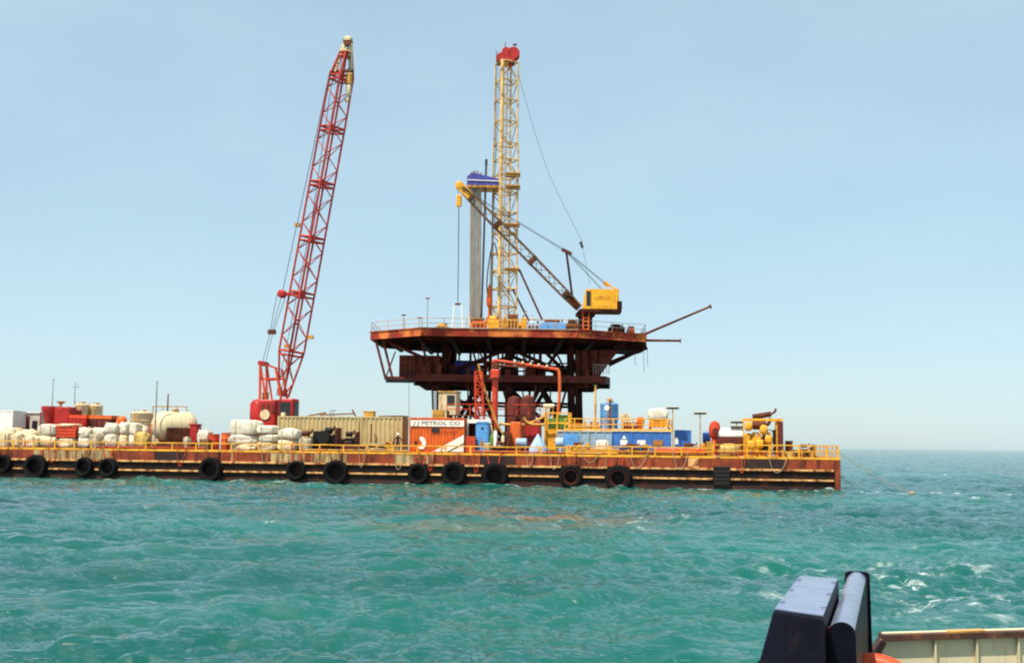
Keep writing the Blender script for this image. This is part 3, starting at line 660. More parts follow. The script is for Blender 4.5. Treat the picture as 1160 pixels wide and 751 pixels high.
# vertical pale tanks
def vtank(name, label, x0, x1, ytop, v, mat, rail=False, cone=.12, group=None):
    cx, w_, h_ = slot(x0, x1, ytop, v); r = w_/2
    t = bthing(name, label, 'tank', cx, v + r, group)
    MB().lathe([(r,0),(r,h_*.97-cone),(r*1.02,h_*.98-cone),(r*.96,h_-cone*.8),(r*.3,h_)], 24).build('shell', mt[mat], t, 30)
    for k in range(1, 4): MB().lathe([(r+.004,h_*k/4-.04),(r+.035,h_*k/4-.03),(r+.035,h_*k/4+.03),(r+.004,h_*k/4+.04)], 24).build('band', mt[mat], t, 40)
    MB().lathe([(.22,h_-.05),(.22,h_+.10),(.26,h_+.10),(.26,h_+.14)], 12, (r*.2,0,0)).build('hatch', mt['gold'], t, 40)
    lad = MB()
    for s in (-.2,.2): lad.tube((s,-r-.15,0),(s,-r-.15,h_+.2),.03)
    for k in range(int(h_/.35)): lad.tube((-.2,-r-.15,.3+k*.35),(.2,-r-.15,.3+k*.35),.02)
    lad.build('ladder', mt['gold'], t)
    if rail:
        for k in range(8):
            a0 = math.pi*2*k/8; a1 = math.pi*2*(k+1)/8; p = (math.cos(a0)*r*.95, math.sin(a0)*r*.95); q_ = (math.cos(a1)*r*.95, math.sin(a1)*r*.95)
            MB().tube((p[0],p[1],h_-cone-.05),(p[0],p[1],h_+.75),.03).build('rail_post', mt['gold'], t)
            MB().tube((p[0],p[1],h_+.75),(q_[0],q_[1],h_+.75),.03).build('top_rail', mt['gold'], t)
    return t
vtank('vertical_tank', 'pale vertical tank behind the red cabinet, left of the pair', 81, 96, 456.5, 7.5, 'cream', group='upright pale tanks')
vtank('vertical_tank', 'pale vertical tank right of the thin crossbar mast, right of the pair', 97.5, 112, 457.5, 8.5, 'cream', group='upright pale tanks')
vtank('vertical_tank', 'wide cream vertical tank behind the tall white bag pairs', 143.5, 167, 465.5, 6.5, 'cream', group='upright pale tanks')
vtank('vertical_tank', 'cream vertical tank with top handrail behind the pressure tank', 163, 203, 468, 11.5, 'cream', True, group='upright pale tanks')
cx, w_, h_ = slot(80, 99, 470, 3.6); t = bthing('tool_skip', 'red steel skip in front of the upright pale tanks', 'skip', cx, 3.4)
def skip(t, w_, d_, h_, m1, m2):
    MB().prismy([(-w_*.44,.1),(w_*.44,.1),(w_/2,h_*.9),(-w_/2,h_*.9)], 0, d_).build('body', mt[m1], t)
    MB().box(-w_/2-.05, w_/2+.05, -.05, d_+.05, h_*.9, h_).build('rim', mt[m2], t)
    for k in range(4): MB().box(-w_*.36+w_*.24*k-.05, -w_*.36+w_*.24*k+.05, -.06, 0, .15, h_*.9).build('rib', mt[m1], t)
    for sx in (-.35,.35): MB().box(sx*w_-.1, sx*w_+.1, 0, d_, 0, .1).build('runner', mt['black'], t)
skip(t, w_, 1.6, h_, 'red', 'redor')
cx, w_, h_ = slot(99, 126, 470.5, 3.8); t = bthing('mixing_skip', 'dark red open skip with bright orange rim behind the tall white bags', 'skip', cx, 3.8)
skip(t, w_, 1.8, h_, 'brown', 'orange')
cx, w_, h_ = slot(133, 141, 471, 3.4); t = bthing('pressure_drum', 'orange dome topped drum peeping over the tall white bags', 'drum', cx, 3.6)
MB().lathe([(.5,0),(.5,h_*.86),(.46,h_*.93),(.3,h_*.985),(.05,h_)], 18).build('shell', mt['orange'], t, 40); MB().lathe([(.53,h_*.5),(.53,h_*.53)], 18).build('band', mt['redor'], t)
# cream pressure tank lying at an angle, near end to the left
xa, za = bl(163, 483, 2.0); xb_, zb = bl(213, 483, 2.0); wtot = xb_-xa; rt = (bzp(185, 468.5, 3) - bzp(185, 499, 3))/2*1.10
t = bthing('pressure_tank', 'large cream horizontal tank with domed end, rusty below, behind the rail', 'tank', xa + wtot*.5, 2.0+1.9, rz=R(47))
zc = bzp(185, 482.6, 3); ln_ = 1.35
dome = [(.02,-ln_-.85),(rt*.28,-ln_-.81),(rt*.52,-ln_-.69),(rt*.73,-ln_-.49),(rt*.89,-ln_-.25),(rt*.98,-ln_-.0)]
MB().lathe(dome + [(rt,-ln_+.15),(rt,ln_-.15)] + [(r, -z) for r, z in reversed(dome)], 32, (0,0,zc), 'X').build('shell', mt['cream'], t, 30)
for k in (-.9, 0, .9): MB().lathe([(rt+.003,k-.05),(rt+.03,k-.04),(rt+.03,k+.04),(rt+.003,k+.05)], 32, (0,0,zc), 'X').build('band', mt['cream'], t, 40)
for k in (-.9, .9): MB().prismy([(k-.15,0),(k+.15,0),(k+.15,zc-rt*.55),(k-.15,zc-rt*.55)], -rt*.8, rt*.8).build('saddle', mt['rust'], t)
MB().box(-ln_, ln_, -rt-.06, -rt*.82, .25, zc-.15).build('side_skirt', mt['rust'], t)
MB().lathe([(.32,zc+rt-.08),(.32,zc+rt+.15),(.38,zc+rt+.15),(.38,zc+rt+.22)], 16).build('manhole', mt['gold'], t, 40)
MB().curve([(-ln_-.8,0,zc),(-ln_-1.05,0,zc-.1),(-ln_-1.1,0,.6),(-ln_-.8,-.3,.15)], .06, 8).build('outlet_pipe', mt['redor'], t, 60)
cx, w_, h_ = slot(213, 223, 480, 3.6); t = bthing('fuel_box', 'small red locker standing right of the cream pressure tank', 'locker', cx, 3.6)
MB().bevbox(-w_/2, w_/2, 0, 1.1, .1, h_-.12, .04).build('case', mt['red'], t); MB().box(-w_/2-.05, w_/2+.05, -.06, 1.15, h_-.12, h_).build('lid', mt['red'], t); MB().box(-w_*.5, w_*.5, .1, 1.0, 0, .1).build('plinth', mt['black'], t)
cx, w_, h_ = slot(208, 226, 491, 2.2); t = bthing('hose_reel', 'low dark red hose reel beside the small red locker', 'hose reel', cx, 2.0)
MB().lathe([(.5,-.42),(.5,-.36),(.16,-.34),(.16,.34),(.5,.36),(.5,.42)], 18, (0,.6,.58), 'X').build('drum', mt['brown'], t, 40)
for sx in (-.5,.5): MB().prismy([(sx-.04,0),(sx+.04,0),(sx+.04,.75),(sx-.04,.75)], .1, 1.1).build('stand', mt['brown'], t)
cx, w_, h_ = slot(222, 235, 487.5, 2.4); bag(cx, w_, 1.2, h_, 2.4, 0, 'lone pale sack between red locker and red drums', 'bag')
def drum(px0, px1, ytop, v, label, mat):
    cx, w_, h_ = slot(px0, px1, ytop, v); r = w_/2; t = bthing('oil_drum', label, 'drum', cx, v+r, 'oil drums on deck')
    pr = [(r,0)]
    for k in (.33,.66): pr += [(r,h_*k-.03),(r*1.04,h_*k),(r,h_*k+.03)]
    pr += [(r,h_-.02),(r*1.02,h_),(r*.95,h_),(r*.94,h_-.03)]
    MB().lathe(pr, 18).build('barrel', mt[mat], t, 30); MB().lathe([(.05,h_-.03),(.05,h_+.01)], 8, (r*.6,0,0)).build('bung', mt['grey'], t)
drum(234.5, 246, 491.5, 1.9, 'red brown oil drum nearest the lone pale sack', 'redor')
drum(249, 259, 490, 2.1, 'orange brown oil drum touching the big white bales', 'orange')
# big white bales
stack(258, 292, 1.5, 1.7, [503, 492, 476], ['bottom bale of the large three high white stack', 'middle bale of the large three high white stack', 'puffy top bale of the large three high white stack'], ['bag2','bag','bag'], False)
stack(291, 313.5, 1.4, 1.5, [501, 491, 482], ['bottom bale of the middle white stack in front of the red crane', 'middle bale of the middle white stack in front of the red crane', 'top bale of the middle white stack in front of the red crane'], ['bag2','bag','bag'], False)
stack(313.5, 336, 1.3, 1.5, [498, 485], ['lower bale of the low white stack at the tan container corner', 'upper flattened bale at the tan container corner'], ['bag2','bag'], False)
# --- tan containers
V1 = 4.6
cx, w_, h_ = slot(314.5, 407, 471.5, V1); t = bthing('shipping_container', 'long tan corrugated container behind the black engines', 'container', cx, V1); container(t, w_, 2.44, h_, mt['tan'])
MB().box(-w_/2+.25, -w_/2+.6, .2, .6, h_, h_+.35).build('vent_box', mt['bag2'], t)
cx, w_, h_ = slot(408, 456, 472, V1+.05); t2 = bthing('shipping_container', 'shorter tan corrugated container behind the person', 'container', cx, V1+.05); container(t2, w_, 2.44, h_, mt['tan'])
cx0, _, _ = slot(400, 401, 470, V1)
# scrap on the container roofs
topz = bzp(360, 471.5, V1)
def roofbeam(p0, p1, label, r=.09, mat='wood', v=V1+1.0):
    a = bw(bxp(p0[0],v,p0[1]), v, max(topz+.05, bzp(p0[0],p0[1],v))); b__ = bw(bxp(p1[0],v,p1[1]), v, max(topz+.05, bzp(p1[0],p1[1],v)))
    o = thing('loose_beam', label, 'beam', a, 0); d = b__-a
    MB().beam((0,0,0), d, r*2, r*1.6).build('timber', mt[mat], o); MB().beam(d*.97, d*1.0, r*2.3, r*1.9).build('end_band', mt['rust'], o)
roofbeam((349,472.5),(369,467.5), 'sloping timber on the left of the long tan container roof')
roofbeam((362,470),(402,468.5), 'long timber lying along the long tan container roof')
roofbeam((399,464),(403,471.5), 'short upright stub on the long tan container roof', .07, 'rust')
cx, w_, h_ = slot(412, 423, 465.5, V1+.8); t = bthing('roof_box', 'ochre box sitting on top of the shorter tan container', 'box', cx, V1+.8, z=topz)
MB().box(-w_/2, w_/2, 0, .8, 0, h_-topz-.08).build('case', mt['gold'], t); MB().box(-w_/2-.05, w_/2+.05, -.05, .85, h_-topz-.08, h_-topz).build('lid', mt['gold'], t)
cx, w_, h_ = slot(430, 462, 471, V1+.9); t = bthing('roof_tarpaulin', 'dark sheet spread on the right of the shorter tan container', 'tarpaulin', cx, V1+.4, z=topz)
MB().blob((0,.8,.06), (w_,1.7,.16), 5, 5, .12).build('sheet', mt['brown'], t, 60); MB().beam((-w_/2,.02,.04),(w_/2,.02,.04),.06,.06).build('edge_batten', mt['wood'], t)
for px in (374.5, 377.5):
    cx, w_, h_ = slot(px-.6, px+.6, 464, V1+.6); t = bthing('roof_bracket', 'small bent bracket on the long tan container, %s of two' % ('left' if px < 376 else 'right'), 'bracket', cx, V1+.6, z=topz)
    MB().curve([(0,0,0),(-.02,0,.35),(.1,0,.6),(.2,0,.55)], .05, 6).build('bar', mt['grey'], t, 60); MB().box(-.12,.12,-.12,.12,0,.04).build('foot_plate', mt['grey'], t)
# black engines in front of the tan containers
G = 'black engines parked before the tan containers'
engine('engine_block_unit', 'black low engine beside the white bales, leftmost of the row', 'engine', 332, 359, 486, 1.8, 1.5, 'black', 'black', 11, G, False)
t, w_, h_ = engine('engine_unit', 'tall black engine with round drum, second in the dark row', 'engine', 360, 383, 482, 1.8, 1.6, 'black', 'brown', 12, G, False)
MB().lathe([(.62,0),(.66,.05),(.66,.35),(.3,.38)], 18, (-w_*.22,-.05,h_*.55), 'Y').build('flywheel_housing', mt['black'], t, 40)
t, w_, h_ = engine('engine_unit', 'small dark engine with pale belt guard, third in the dark row', 'engine', 385, 405, 487, 1.8, 1.3, 'black', 'brown', 14, G, False)
cx, w_, h_ = slot(414, 436, 494.5, 1.9); t = bthing('hose_coil', 'coil of dark and pale hose left of the standing person', 'hose', cx, 2.6)
for k in range(4):
    MB().lathe([(.78-.05*k+.11*math.cos(a_), .14+.2*k+.11*math.sin(a_)) for a_ in [math.pi*2*i/8 for i in range(8)]], 24, (.04*(k % 2),0,0), close=True).build('loop', mt['rubber' if k % 2 == 0 else 'rope'], t, 60)
cx, w_, h_ = slot(412.5, 416, 480, 2.2); t = bthing('upright_pipe', 'rusty upright pipe before the shorter tan container', 'pipe', cx, 4.2); MB().lathe([(.2,0),(.2,.04),(.07,.05),(.07,h_)], 10).build('tube', mt['rust'], t, 40); MB().lathe([(.11,h_-.1),(.11,h_)], 10).build('flange', mt['rust'], t, 40)

# --- the person
def person(px, ytop, v):
    cx, _, h_ = slot(px-1, px+1, ytop, v)
    t = bthing('person', 'person in dark clothes and white hard hat, hands on hips, before the tan container', 'person', cx, v)
    S = 1.74/1.74
    J = {}; E = []
    def j(n, p, r, par=None):
        J[n] = (len(J), p, r)
        if par: E.append((J[par][0], J[n][0]))
    j('pelvis', (0,0,.94), (.155,.11)); j('waist', (0,0,1.08), (.14,.10), 'pelvis'); j('chest', (0,-.01,1.27), (.17,.115), 'waist'); j('neck0', (0,0,1.44), (.085,.075), 'chest')
    j('neck', (0,-.005,1.50), (.055,.058), 'neck0'); j('chin', (0,-.03,1.55), (.062,.078), 'neck'); j('head', (0,-.02,1.64), (.082,.10), 'chin'); j('crown', (0,-.005,1.73), (.06,.075), 'head')
    for s, n in ((-1,'l'),(1,'r')):
        j('sh'+n, (s*.185,0,1.40), (.068,.068), 'neck0'); j('el'+n, (s*.36,.06,1.15), (.047,.047), 'sh'+n); j('wr'+n, (s*.215,-.07,1.00), (.032,.036), 'el'+n)
        j('ha'+n, (s*.165,-.10,.955), (.036,.026), 'wr'+n)
        for k in range(4): j('f%d%s'%(k,n), (s*(.135-.018*k),-.125+.004*k,.925-.012*k+.03), (.009,.009), 'ha'+n)
        j('th'+n, (s*.18,-.055,.995), (.01,.01), 'ha'+n)
        j('hip'+n, (s*.10,0,.88), (.10,.10), 'pelvis'); j('kn'+n, (s*.135,-.02,.49), (.062,.066), 'hip'+n); j('an'+n, (s*.155,.02,.10), (.045,.05), 'kn'+n)
        j('he'+n, (s*.158,.03,.045), (.042,.045), 'an'+n); j('to'+n, (s*.185,-.16,.035), (.042,.035), 'he'+n)
    me_ = bpy.data.meshes.new('body'); me_.from_pydata([p for _, p, _ in J.values()], E, []); ob = bpy.data.objects.new('body', me_); col.objects.link(ob)
    md = ob.modifiers.new('s', 'SKIN'); ob.modifiers.new('d', 'SUBSURF').levels = 2
    for i, (_, p, r) in enumerate(J.values()):
        sv = me_.skin_vertices[0].data[i]; sv.radius = r; sv.use_root = (i == 0)
    bpy.context.view_layer.update()
    m2 = bpy.data.meshes.new_from_object(ob.evaluated_get(bpy.context.evaluated_depsgraph_get())); bpy.data.objects.remove(ob)
    m2.materials.clear()
    for k in ('cloth','cloth2','skin','black'): m2.materials.append(mt[k])
    for p in m2.polygons:
        c_ = p.center; r_xy = abs(c_.x)
        p.material_index = 3 if c_.z < .13 else (2 if c_.z > 1.48 or (c_.y < -.085 and .88 < c_.z < 1.03 and r_xy > .05) else (1 if c_.z < .98 and r_xy < .24 else 0))
    m2.shade_smooth(); body = inst('body', m2, t)
    MB().lathe([(.155,1.665),(.16,1.675),(.118,1.69),(.115,1.74),(.09,1.80),(.04,1.825),(.01,1.83)], 18, (0,-.015,0)).build('hard_hat', mt['hat'], t, 50)
    MB().blob((0,-.125,1.60), (.03,.04,.05), 3, 2.2, 0, 8, 5, False).build('nose', mt['skin'], t, 60)
    for s in (-1,1): MB().blob((s*.032,-.108,1.635), (.022,.016,.014), 3, 2, 0, 8, 5, False).build('eye', mt['black'], t, 60)
    MB().blob((0,-.108,1.565), (.045,.014,.012), 3, 2, 0, 8, 5, False).build('mouth', mt['brown'], t, 60)
    t.rotation_euler.z = BROT + .15
person(451, 485, 1.4)

# --- orange lettered container
VO = 2.9
cx, w_, h_ = slot(464, 526, 473, VO); t = bthing('shipping_container', 'orange container with white name board and diagonal white stripes', 'container', cx, VO); container(t, w_, 2.44, h_, mt['orange'], mt['orange'], pitch=.30, dep=.05)
bd = MB().box(-w_/2+.12, w_/2-.02, -.045, .0, h_-.80, h_-.24).build('name_board', mt['decwhite'], t)
textmesh('J J PETROL CO', .46, mt['ink'], bd, (.02,-.052,h_-.52), width=w_*.86, bold=.012)
wv = MB().box(-.45,.25,-.03,.02,h_-1.34,h_-.94).build('vent_window', mt['glass'], t); MB().box(-.5,.3,-.045,-.03,h_-1.36,h_-1.33).build('sill', mt['brown'], wv)
# stripes rising to the right corner
xr_ = w_/2-.02; zl = .16
def stripe(x_a, x_b, z_r0, z_r1, mat, y_, name):
    MB().prismy([(x_a,zl),(x_b,zl),(xr_,z_r0),(xr_,z_r1)], y_-.012, y_).build(name, mt[mat], t)
stripe(-.35, 1.0, 1.00, 1.72, 'decwhite', .0, 'white_stripe'); stripe(1.0, 1.30, .82, 1.00, 'olive', -.002, 'green_stripe')
MB().prismy([(1.30,zl),(xr_,zl),(xr_,.82)], -.016, -.004).build('white_corner', mt['decwhite'], t)
lg = [(-1.45,1.55),(-1.15,1.42),(-.98,1.05),(-.98,.72),(-1.15,.42),(-1.48,.34),(-1.72,.50),(-1.62,.66),(-1.40,.72),(-1.34,.95),(-1.52,1.18),(-1.62,1.38)]
MB().prismy(lg[::-1], -.014, .0).build('emblem', mt['decwhite'], t)
MB().prismy([(-1.95+.16*math.cos(k*math.pi/5), .95+.2*math.sin(k*math.pi/5)) for k in range(10)], -.014, 0).build('emblem_dot', mt['brown'], t)
MB().box(.35,1.9,-.013,0,h_-1.32,h_-1.26).build('red_line', mt['red'], t)
# side office/shelter right of it with pale lintel
cx, w_, h_ = slot(529, 556, 475, 4.2); t = bthing('tool_shelter', 'dark open shelter with pale lintel between orange container and blue toilet', 'shelter', cx, 4.2)
MB().box(-w_/2, w_/2, 0, .15, h_-.35, h_).build('lintel', mt['decwhite'], t); MB().box(-w_/2, -w_/2+.14, 0, .14, 0, h_-.35).build('post', mt['decwhite'], t); MB().box(w_/2-.14, w_/2, 0, .14, 0, h_-.35).build('post', mt['rust'], t)
MB().box(-w_/2, w_/2, 1.9, 2.0, 0, h_-.1).build('back_wall', mt['brown'], t); MB().box(-w_/2, w_/2, .15, 2.0, h_-.12, h_-.04).build('roof', mt['brown'], t); MB().box(-w_/2, -w_/2+.05, .14, 1.9, 0, h_-.12).build('side_wall', mt['brown'], t)
cx, w_, h_ = slot(539, 553.5, 477.5, 2.6); t = bthing('portable_toilet', 'sky blue portable toilet cabin with orange sign on its door', 'toilet', cx, 2.6)
MB().bevbox(-w_/2, w_/2, 0, 1.1, 0, h_-.16, .05).build('cabin', mt['blue2'], t); MB().prismy([(-w_/2-.04,h_-.16),(w_/2+.04,h_-.16),(w_*.36,h_),(-w_*.36,h_)], -.05, 1.15).build('roof', mt['blue2'], t)
o = MB().box(-w_*.38, w_*.40, -.035, .0, .1, h_-.28).build('door', mt['blue2'], t); MB().prismy([(-.14,.75),(.14,.75),(.17,.95),(.03,1.30),(-.03,1.30),(-.17,.95)], -.055, -.035).build('sign', mt['inky'], o)
MB().box(-.10,.14,-.05,-.035,h_-.72,h_-.52).build('vent', mt['glass'], o); MB().box(w_*.28,w_*.33,-.085,-.035,1.0,1.2).build('handle', mt['grey'], o)

# --- middle of the deck: loading arm, hut, cabinets
def wp(px, py, v): x_, z = bl(px, py, v); return Vector((x_, v, z-DECK))
VL = 9.0
cx = bxp(560.5, VL, 470); t = bthing('loading_arm', 'orange hose loading arm on a tall post reaching right under the platform', 'crane', cx, VL)
def lp(px, py, dv=0): p = wp(px, py, VL+dv); return Vector((p.x-cx, dv, p.z))
hz = lp(560, 428).z
MB().lathe([(.55,0),(.55,.08),(.33,.10),(.30,hz)], 14).build('post', mt['redor'], t, 40)
MB().bevbox(-.42,.42,-.42,.42,hz,hz+.8,.08).build('slew_head', mt['redor'], t)
MB().lathe([(.7,hz-.12),(.7,hz)], 16).build('slew_ring', mt['rust'], t, 40)
MB().box(-.35,.35,-.35,.35,hz+.9,hz+1.5).build('valve_block', mt['rust'], t)
p0, p1 = lp(559, 408), lp(629, 418)
MB().tube((0,0,hz+.8), p0, .22, 10).build('riser', mt['redor'], t, 40)
MB().tube(p0, p1, .15, 10).build('arm', mt['redor'], t, 40)
MB().tube(p0+Vector((.3,-.3,-.5)), p0.lerp(p1,.55)+Vector((0,-.25,-.25)), .10, 8).build('hydraulic_ram', mt['rust'], t, 40)
for k in range(5):
    c_ = p0.lerp(p1, .35+.13*k); MB().cbox(c_+Vector((0,-.2,.18)), (.22,.25,.22)).build('clamp', mt['cream'], t)
e1, e2, e3 = lp(633,421), lp(634,440), lp(632,473)
MB().curve([p1, e1, e2, e3], .15, 10, 8).build('hose', mt['orange'], t, 60)
MB().curve([lp(542,412), lp(546,430), lp(552,450), lp(560,474)], .11, 8).build('jumper_hose', mt['gold'], t, 60)
# orange lattice standpipe
cx = bxp(545, 8.2, 470); t = bthing('standpipe_tower', 'thin red orange lattice tower with cable just left of the loading arm', 'tower', cx, 8.2)
za_, zb_ = 0, bzp(545, 421, 8.2)
for sx in (-.32,.32):
    for sy in (-.32,.32): MB().tube((sx*1.5,sy,0),(sx-.3,sy,zb_),.055).build('leg', mt['redor'], t)
lc = MB(); n_ = 12
for k in range(n_):
    z0, z1 = zb_*k/n_, zb_*(k+1)/n_; g = lambda z: (.48-.16*z/zb_, -.3*z/zb_)
    (a0,o0),(a1,o1) = g(z0), g(z1); s = 1 if k % 2 else -1
    for y_ in (-.32,.32): lc.tube((-s*a0+o0,y_,z0),(s*a1+o1,y_,z1),.035,5); lc.tube((-a1+o1,y_,z1),(a1+o1,y_,z1),.035,5)
lc.build('lacing', mt['redor'], t)
# yellow hut behind the orange container
VH = 13.0
cx, w_, h_ = slot(497, 517, 443, VH); t = bthing('control_hut', 'yellow hut with dark window raised behind the orange container', 'hut', cx, VH); zf = bzp(507, 470, VH)
MB().bevbox(-w_/2, w_/2, 0, 2.2, zf, h_-.1, .05).build('cabin', mt['cream'], t); MB().box(-w_/2-.1, w_/2+.1, -.1, 2.3, h_-.1, h_).build('roof', mt['gold'], t)
MB().box(-.05, .75, -.04, 0, zf+1.0, zf+2.0).build('window', mt['glass'], t)
for sx in (-1,1):
    for y_ in (.12, 2.05): MB().box(sx*w_*.45-.1, sx*w_*.45+.1, y_-.1, y_+.1, 0, zf).build('leg', mt['rust'], t)
cx, w_, h_ = slot(489, 506, 464, 8.5); t = bthing('cable_crate', 'ochre crate seen over the orange container roof', 'crate', cx, 8.5)
for k in range(7): MB().box(-w_/2, w_/2, 0, .06, h_*k/7+.03, h_*(k+1)/7-.03).build('plank', mt['gold'], t)
for sx in (-1,1): MB().box(sx*(w_/2-.08)-.08, sx*(w_/2-.08)+.08, -.05, 0, 0, h_).build('corner_board', mt['cream'], t)
MB().box(-w_/2+.05, w_/2-.05, .07, 1.6, 0, h_-.05).build('core', mt['wood'], t)
# brown tanks under the platform, on the barge
for (a_, b_, yt, v, lb) in ((573,590,448,15.0,'tall dark brown tank behind the loading arm post'),(588,606,447,14.2,'wide brown red tank standing below the platform centre')):
    cx, w_, h_ = slot(a_, b_, yt, v); t = bthing('mud_silo', lb, 'silo', cx, v+w_/2); r = w_/2
    MB().lathe([(r,.5),(r,h_*.86),(r*.8,h_*.96),(r*.2,h_)], 20).build('shell', mt['brown'], t, 30)
    for k in range(4): a__ = k*math.pi/2+.7; MB().box(math.cos(a__)*r*.8-.08, math.cos(a__)*r*.8+.08, math.sin(a__)*r*.8-.08, math.sin(a__)*r*.8+.08, 0, .6).build('leg', mt['rust'], t)
    for k in (.3,.6): MB().lathe([(r+.003,h_*k-.05),(r+.04,h_*k),(r+.003,h_*k+.05)], 20).build('band', mt['rust'], t, 40)
# red walkway with handrails
VR = 10.5
x0_, x1_ = bxp(506,VR,470), bxp(612,VR,470); zw = bzp(560, 470, VR); t = bthing('catwalk', 'red handrailed catwalk running under the platform behind the deck cargo', 'walkway', (x0_+x1_)/2, VR)
L_ = (x1_-x0_)/2
MB().box(-L_, L_, 0, 1.0, zw-.1, zw).build('walkway_plate', mt['rust'], t)
for k in range(9):
    x_ = -L_+2*L_*k/8; MB().box(x_-.04,x_+.04,.0,.08,zw,zw+1.05).build('post', mt['redor'], t)
    if k % 2 == 0: MB().box(x_-.1,x_+.1,.3,.5,0,zw-.1).build('support', mt['rust'], t)
for zz in (.55, 1.05): MB().box(-L_, L_, .01, .07, zw+zz-.035, zw+zz+.035).build('rail', mt['redor'], t)
# orange and red cabinets by the blue sheet
cx, w_, h_ = slot(578, 590, 478, 4.0); t = bthing('switch_cabinet', 'orange upright switch cabinet left of the pale blue sheet', 'cabinet', cx, 4.0)
MB().bevbox(-w_/2, w_/2, 0, .9, 0, h_, .05).build('case', mt['orange'], t); o = MB().box(-w_*.4, w_*.4, -.04, 0, .2, h_-.15).build('door', mt['orange'], t); MB().box(w_*.25, w_*.3, -.08, -.04, 1, 1.25).build('handle', mt['grey'], o)
cx, w_, h_ = slot(595, 611, 477, 5.2); t = bthing('pump_cabinet', 'red pump housing behind the pale blue sheet', 'cabinet', cx, 5.2)
MB().bevbox(-w_/2, w_/2, 0, 1.4, .1, h_, .08).build('case', mt['red'], t); MB().box(-w_*.45, w_*.45, .1, 1.3, 0, .1).build('plinth', mt['black'], t)
for k in range(4): MB().box(-w_*.35, w_*.35, -.03, 0, .9+.22*k, 1.0+.22*k).build('louvre', mt['brown'], t)
# crossing yellow pipes
def pipething(label, pts, r, mat, name='pipe_run', cat='pipe', v=3.5, flange=True):
    P = [wp(a, b_, v if len(q) < 3 else q[2]) for q in pts for a, b_ in [q[:2]]]; o = P[0].copy()
    t = bthing(name, label, cat, o.x, o.y); Q = [Vector((p.x-o.x, p.y-o.y, p.z)) for p in P]
    MB().curve(Q, r, 8, 5).build('tube', mt[mat], t, 60)
    if flange:
        for p, q_ in ((Q[0], Q[1]), (Q[-1], Q[-2])): d = (q_-p).normalized(); MB().tube(p, p+d*.1, r*1.6, 10).build('flange', mt[mat], t)
    return t
pipething('yellow pipe rising right from the orange cabinet', [(566,480),(580,481),(598,480),(617,471.5)], .12, 'gold', v=4.6)
pipething('yellow pipe sloping down across the red pump housing', [(593,474),(601,480),(617,481)], .11, 'gold', v=4.4)
pipething('orange hose sagging from loading arm foot down to the deck', [(556,460),(563,480),(572,496),(578,509)], .09, 'gold', v=3.4)
pipething('pale hose hanging beside the blue toilet', [(556,478),(558,490),(562,500),(560,508)], .07, 'cream', v=3.2)
# gas cylinders
for i, (px, yt, m1, lb) in enumerate(((561,485,'hat','white gas cylinder standing right of the blue toilet'),(569.5,491,'cream','pale gas cylinder left of the orange cabinet'),(557,490,'green','green gas cylinder hidden beside the blue toilet'))):
    cx, w_, h_ = slot(px-2, px+2, yt, 2.6); t = bthing('gas_cylinder', lb, 'gas cylinder', cx, 2.8, 'gas cylinders beside the blue toilet')
    MB().lathe([(.17,0),(.17,h_*.78),(.13,h_*.88),(.05,h_*.92),(.05,h_*.95)], 14).build('bottle', mt[m1], t, 40); MB().lathe([(.09,h_*.92),(.10,h_)], 10).build('valve_cap', mt['green'], t, 40)
MBp = engine('winch', 'low dark winch and scrap beside the orange cabinet', 'winch', 556, 577, 499, 2.0, 1.2, 'brown', 'brown', 21, guard=False)
# pale blue sheet and drums
cx, w_, h_ = slot(598, 619, 491, 1.4); t = bthing('sheeted_pump', 'pump under a pointed pale blue sheet near the rail', 'pump', cx, 1.4)
m_ = MB(); n_ = 22; rings = [(0.0,1.0,.02),(.3,.86,.06),(.6,.52,.05),(.85,.22,.03),(1.0,.03,0)]
vs_ = []; fs_ = []
for k, (z, rr, am) in enumerate(rings):
    for i in range(n_):
        a_ = 2*math.pi*i/n_; q_ = rr*(1+am*2.2*math.sin(a_*7+k)+am*math.sin(a_*3))
        vs_.append((math.cos(a_)*q_*w_*.52, .7+math.sin(a_)*q_*.8, .12+z*(h_-.12)))
for k in range(len(rings)-1):
    for i in range(n_): fs_.append((k*n_+i, k*n_+(i+1)%n_, (k+1)*n_+(i+1)%n_, (k+1)*n_+i))
fs_.append(tuple(range((len(rings)-1)*n_, len(rings)*n_)))
m_.add(vs_, fs_).build('sheet', mt['tarp'], t, 50); MB().box(-w_*.35, w_*.35, .2, 1.2, 0, .2).build('skid', mt['rust'], t)
def hdrum(px0, px1, py, rp_, v, label, mat):
    x0_, x1_ = bxp(px0, v, py), bxp(px1, v, py); zc_ = bzp(px0, py, v); r = rp_/12.6
    t = bthing('lying_drum', label, 'drum', (x0_+x1_)/2, v+r, 'drums lying by the pale blue sheet'); h2_ = (x1_-x0_)/2
    MB().lathe([(r*.9,-h2_),(r,-h2_+.03),(r,-.03),(r*1.04,0),(r,.03),(r,h2_-.03),(r*.9,h2_)], 18, (0,0,zc_), 'X').build('barrel', mt[mat], t, 40)
    MB().box(-h2_*.8, -h2_*.6, -r*.8, r*.8, 0, zc_-r*.7).box(h2_*.6, h2_*.8, -r*.8, r*.8, 0, zc_-r*.7).build('chock', mt['wood'], t)
hdrum(584, 596, 501, 5, 1.8, 'white drum lying left of the pointed blue sheet', 'paleblue')
hdrum(629, 638, 501, 5.5, 1.8, 'pale blue drum lying right of the pointed blue sheet', 'tarp')
cx, w_, h_ = slot(619, 628, 502, 1.2); t = bthing('hose_coil', 'dark hose coil between pointed blue sheet and pale blue drum', 'hose', cx, 1.6)
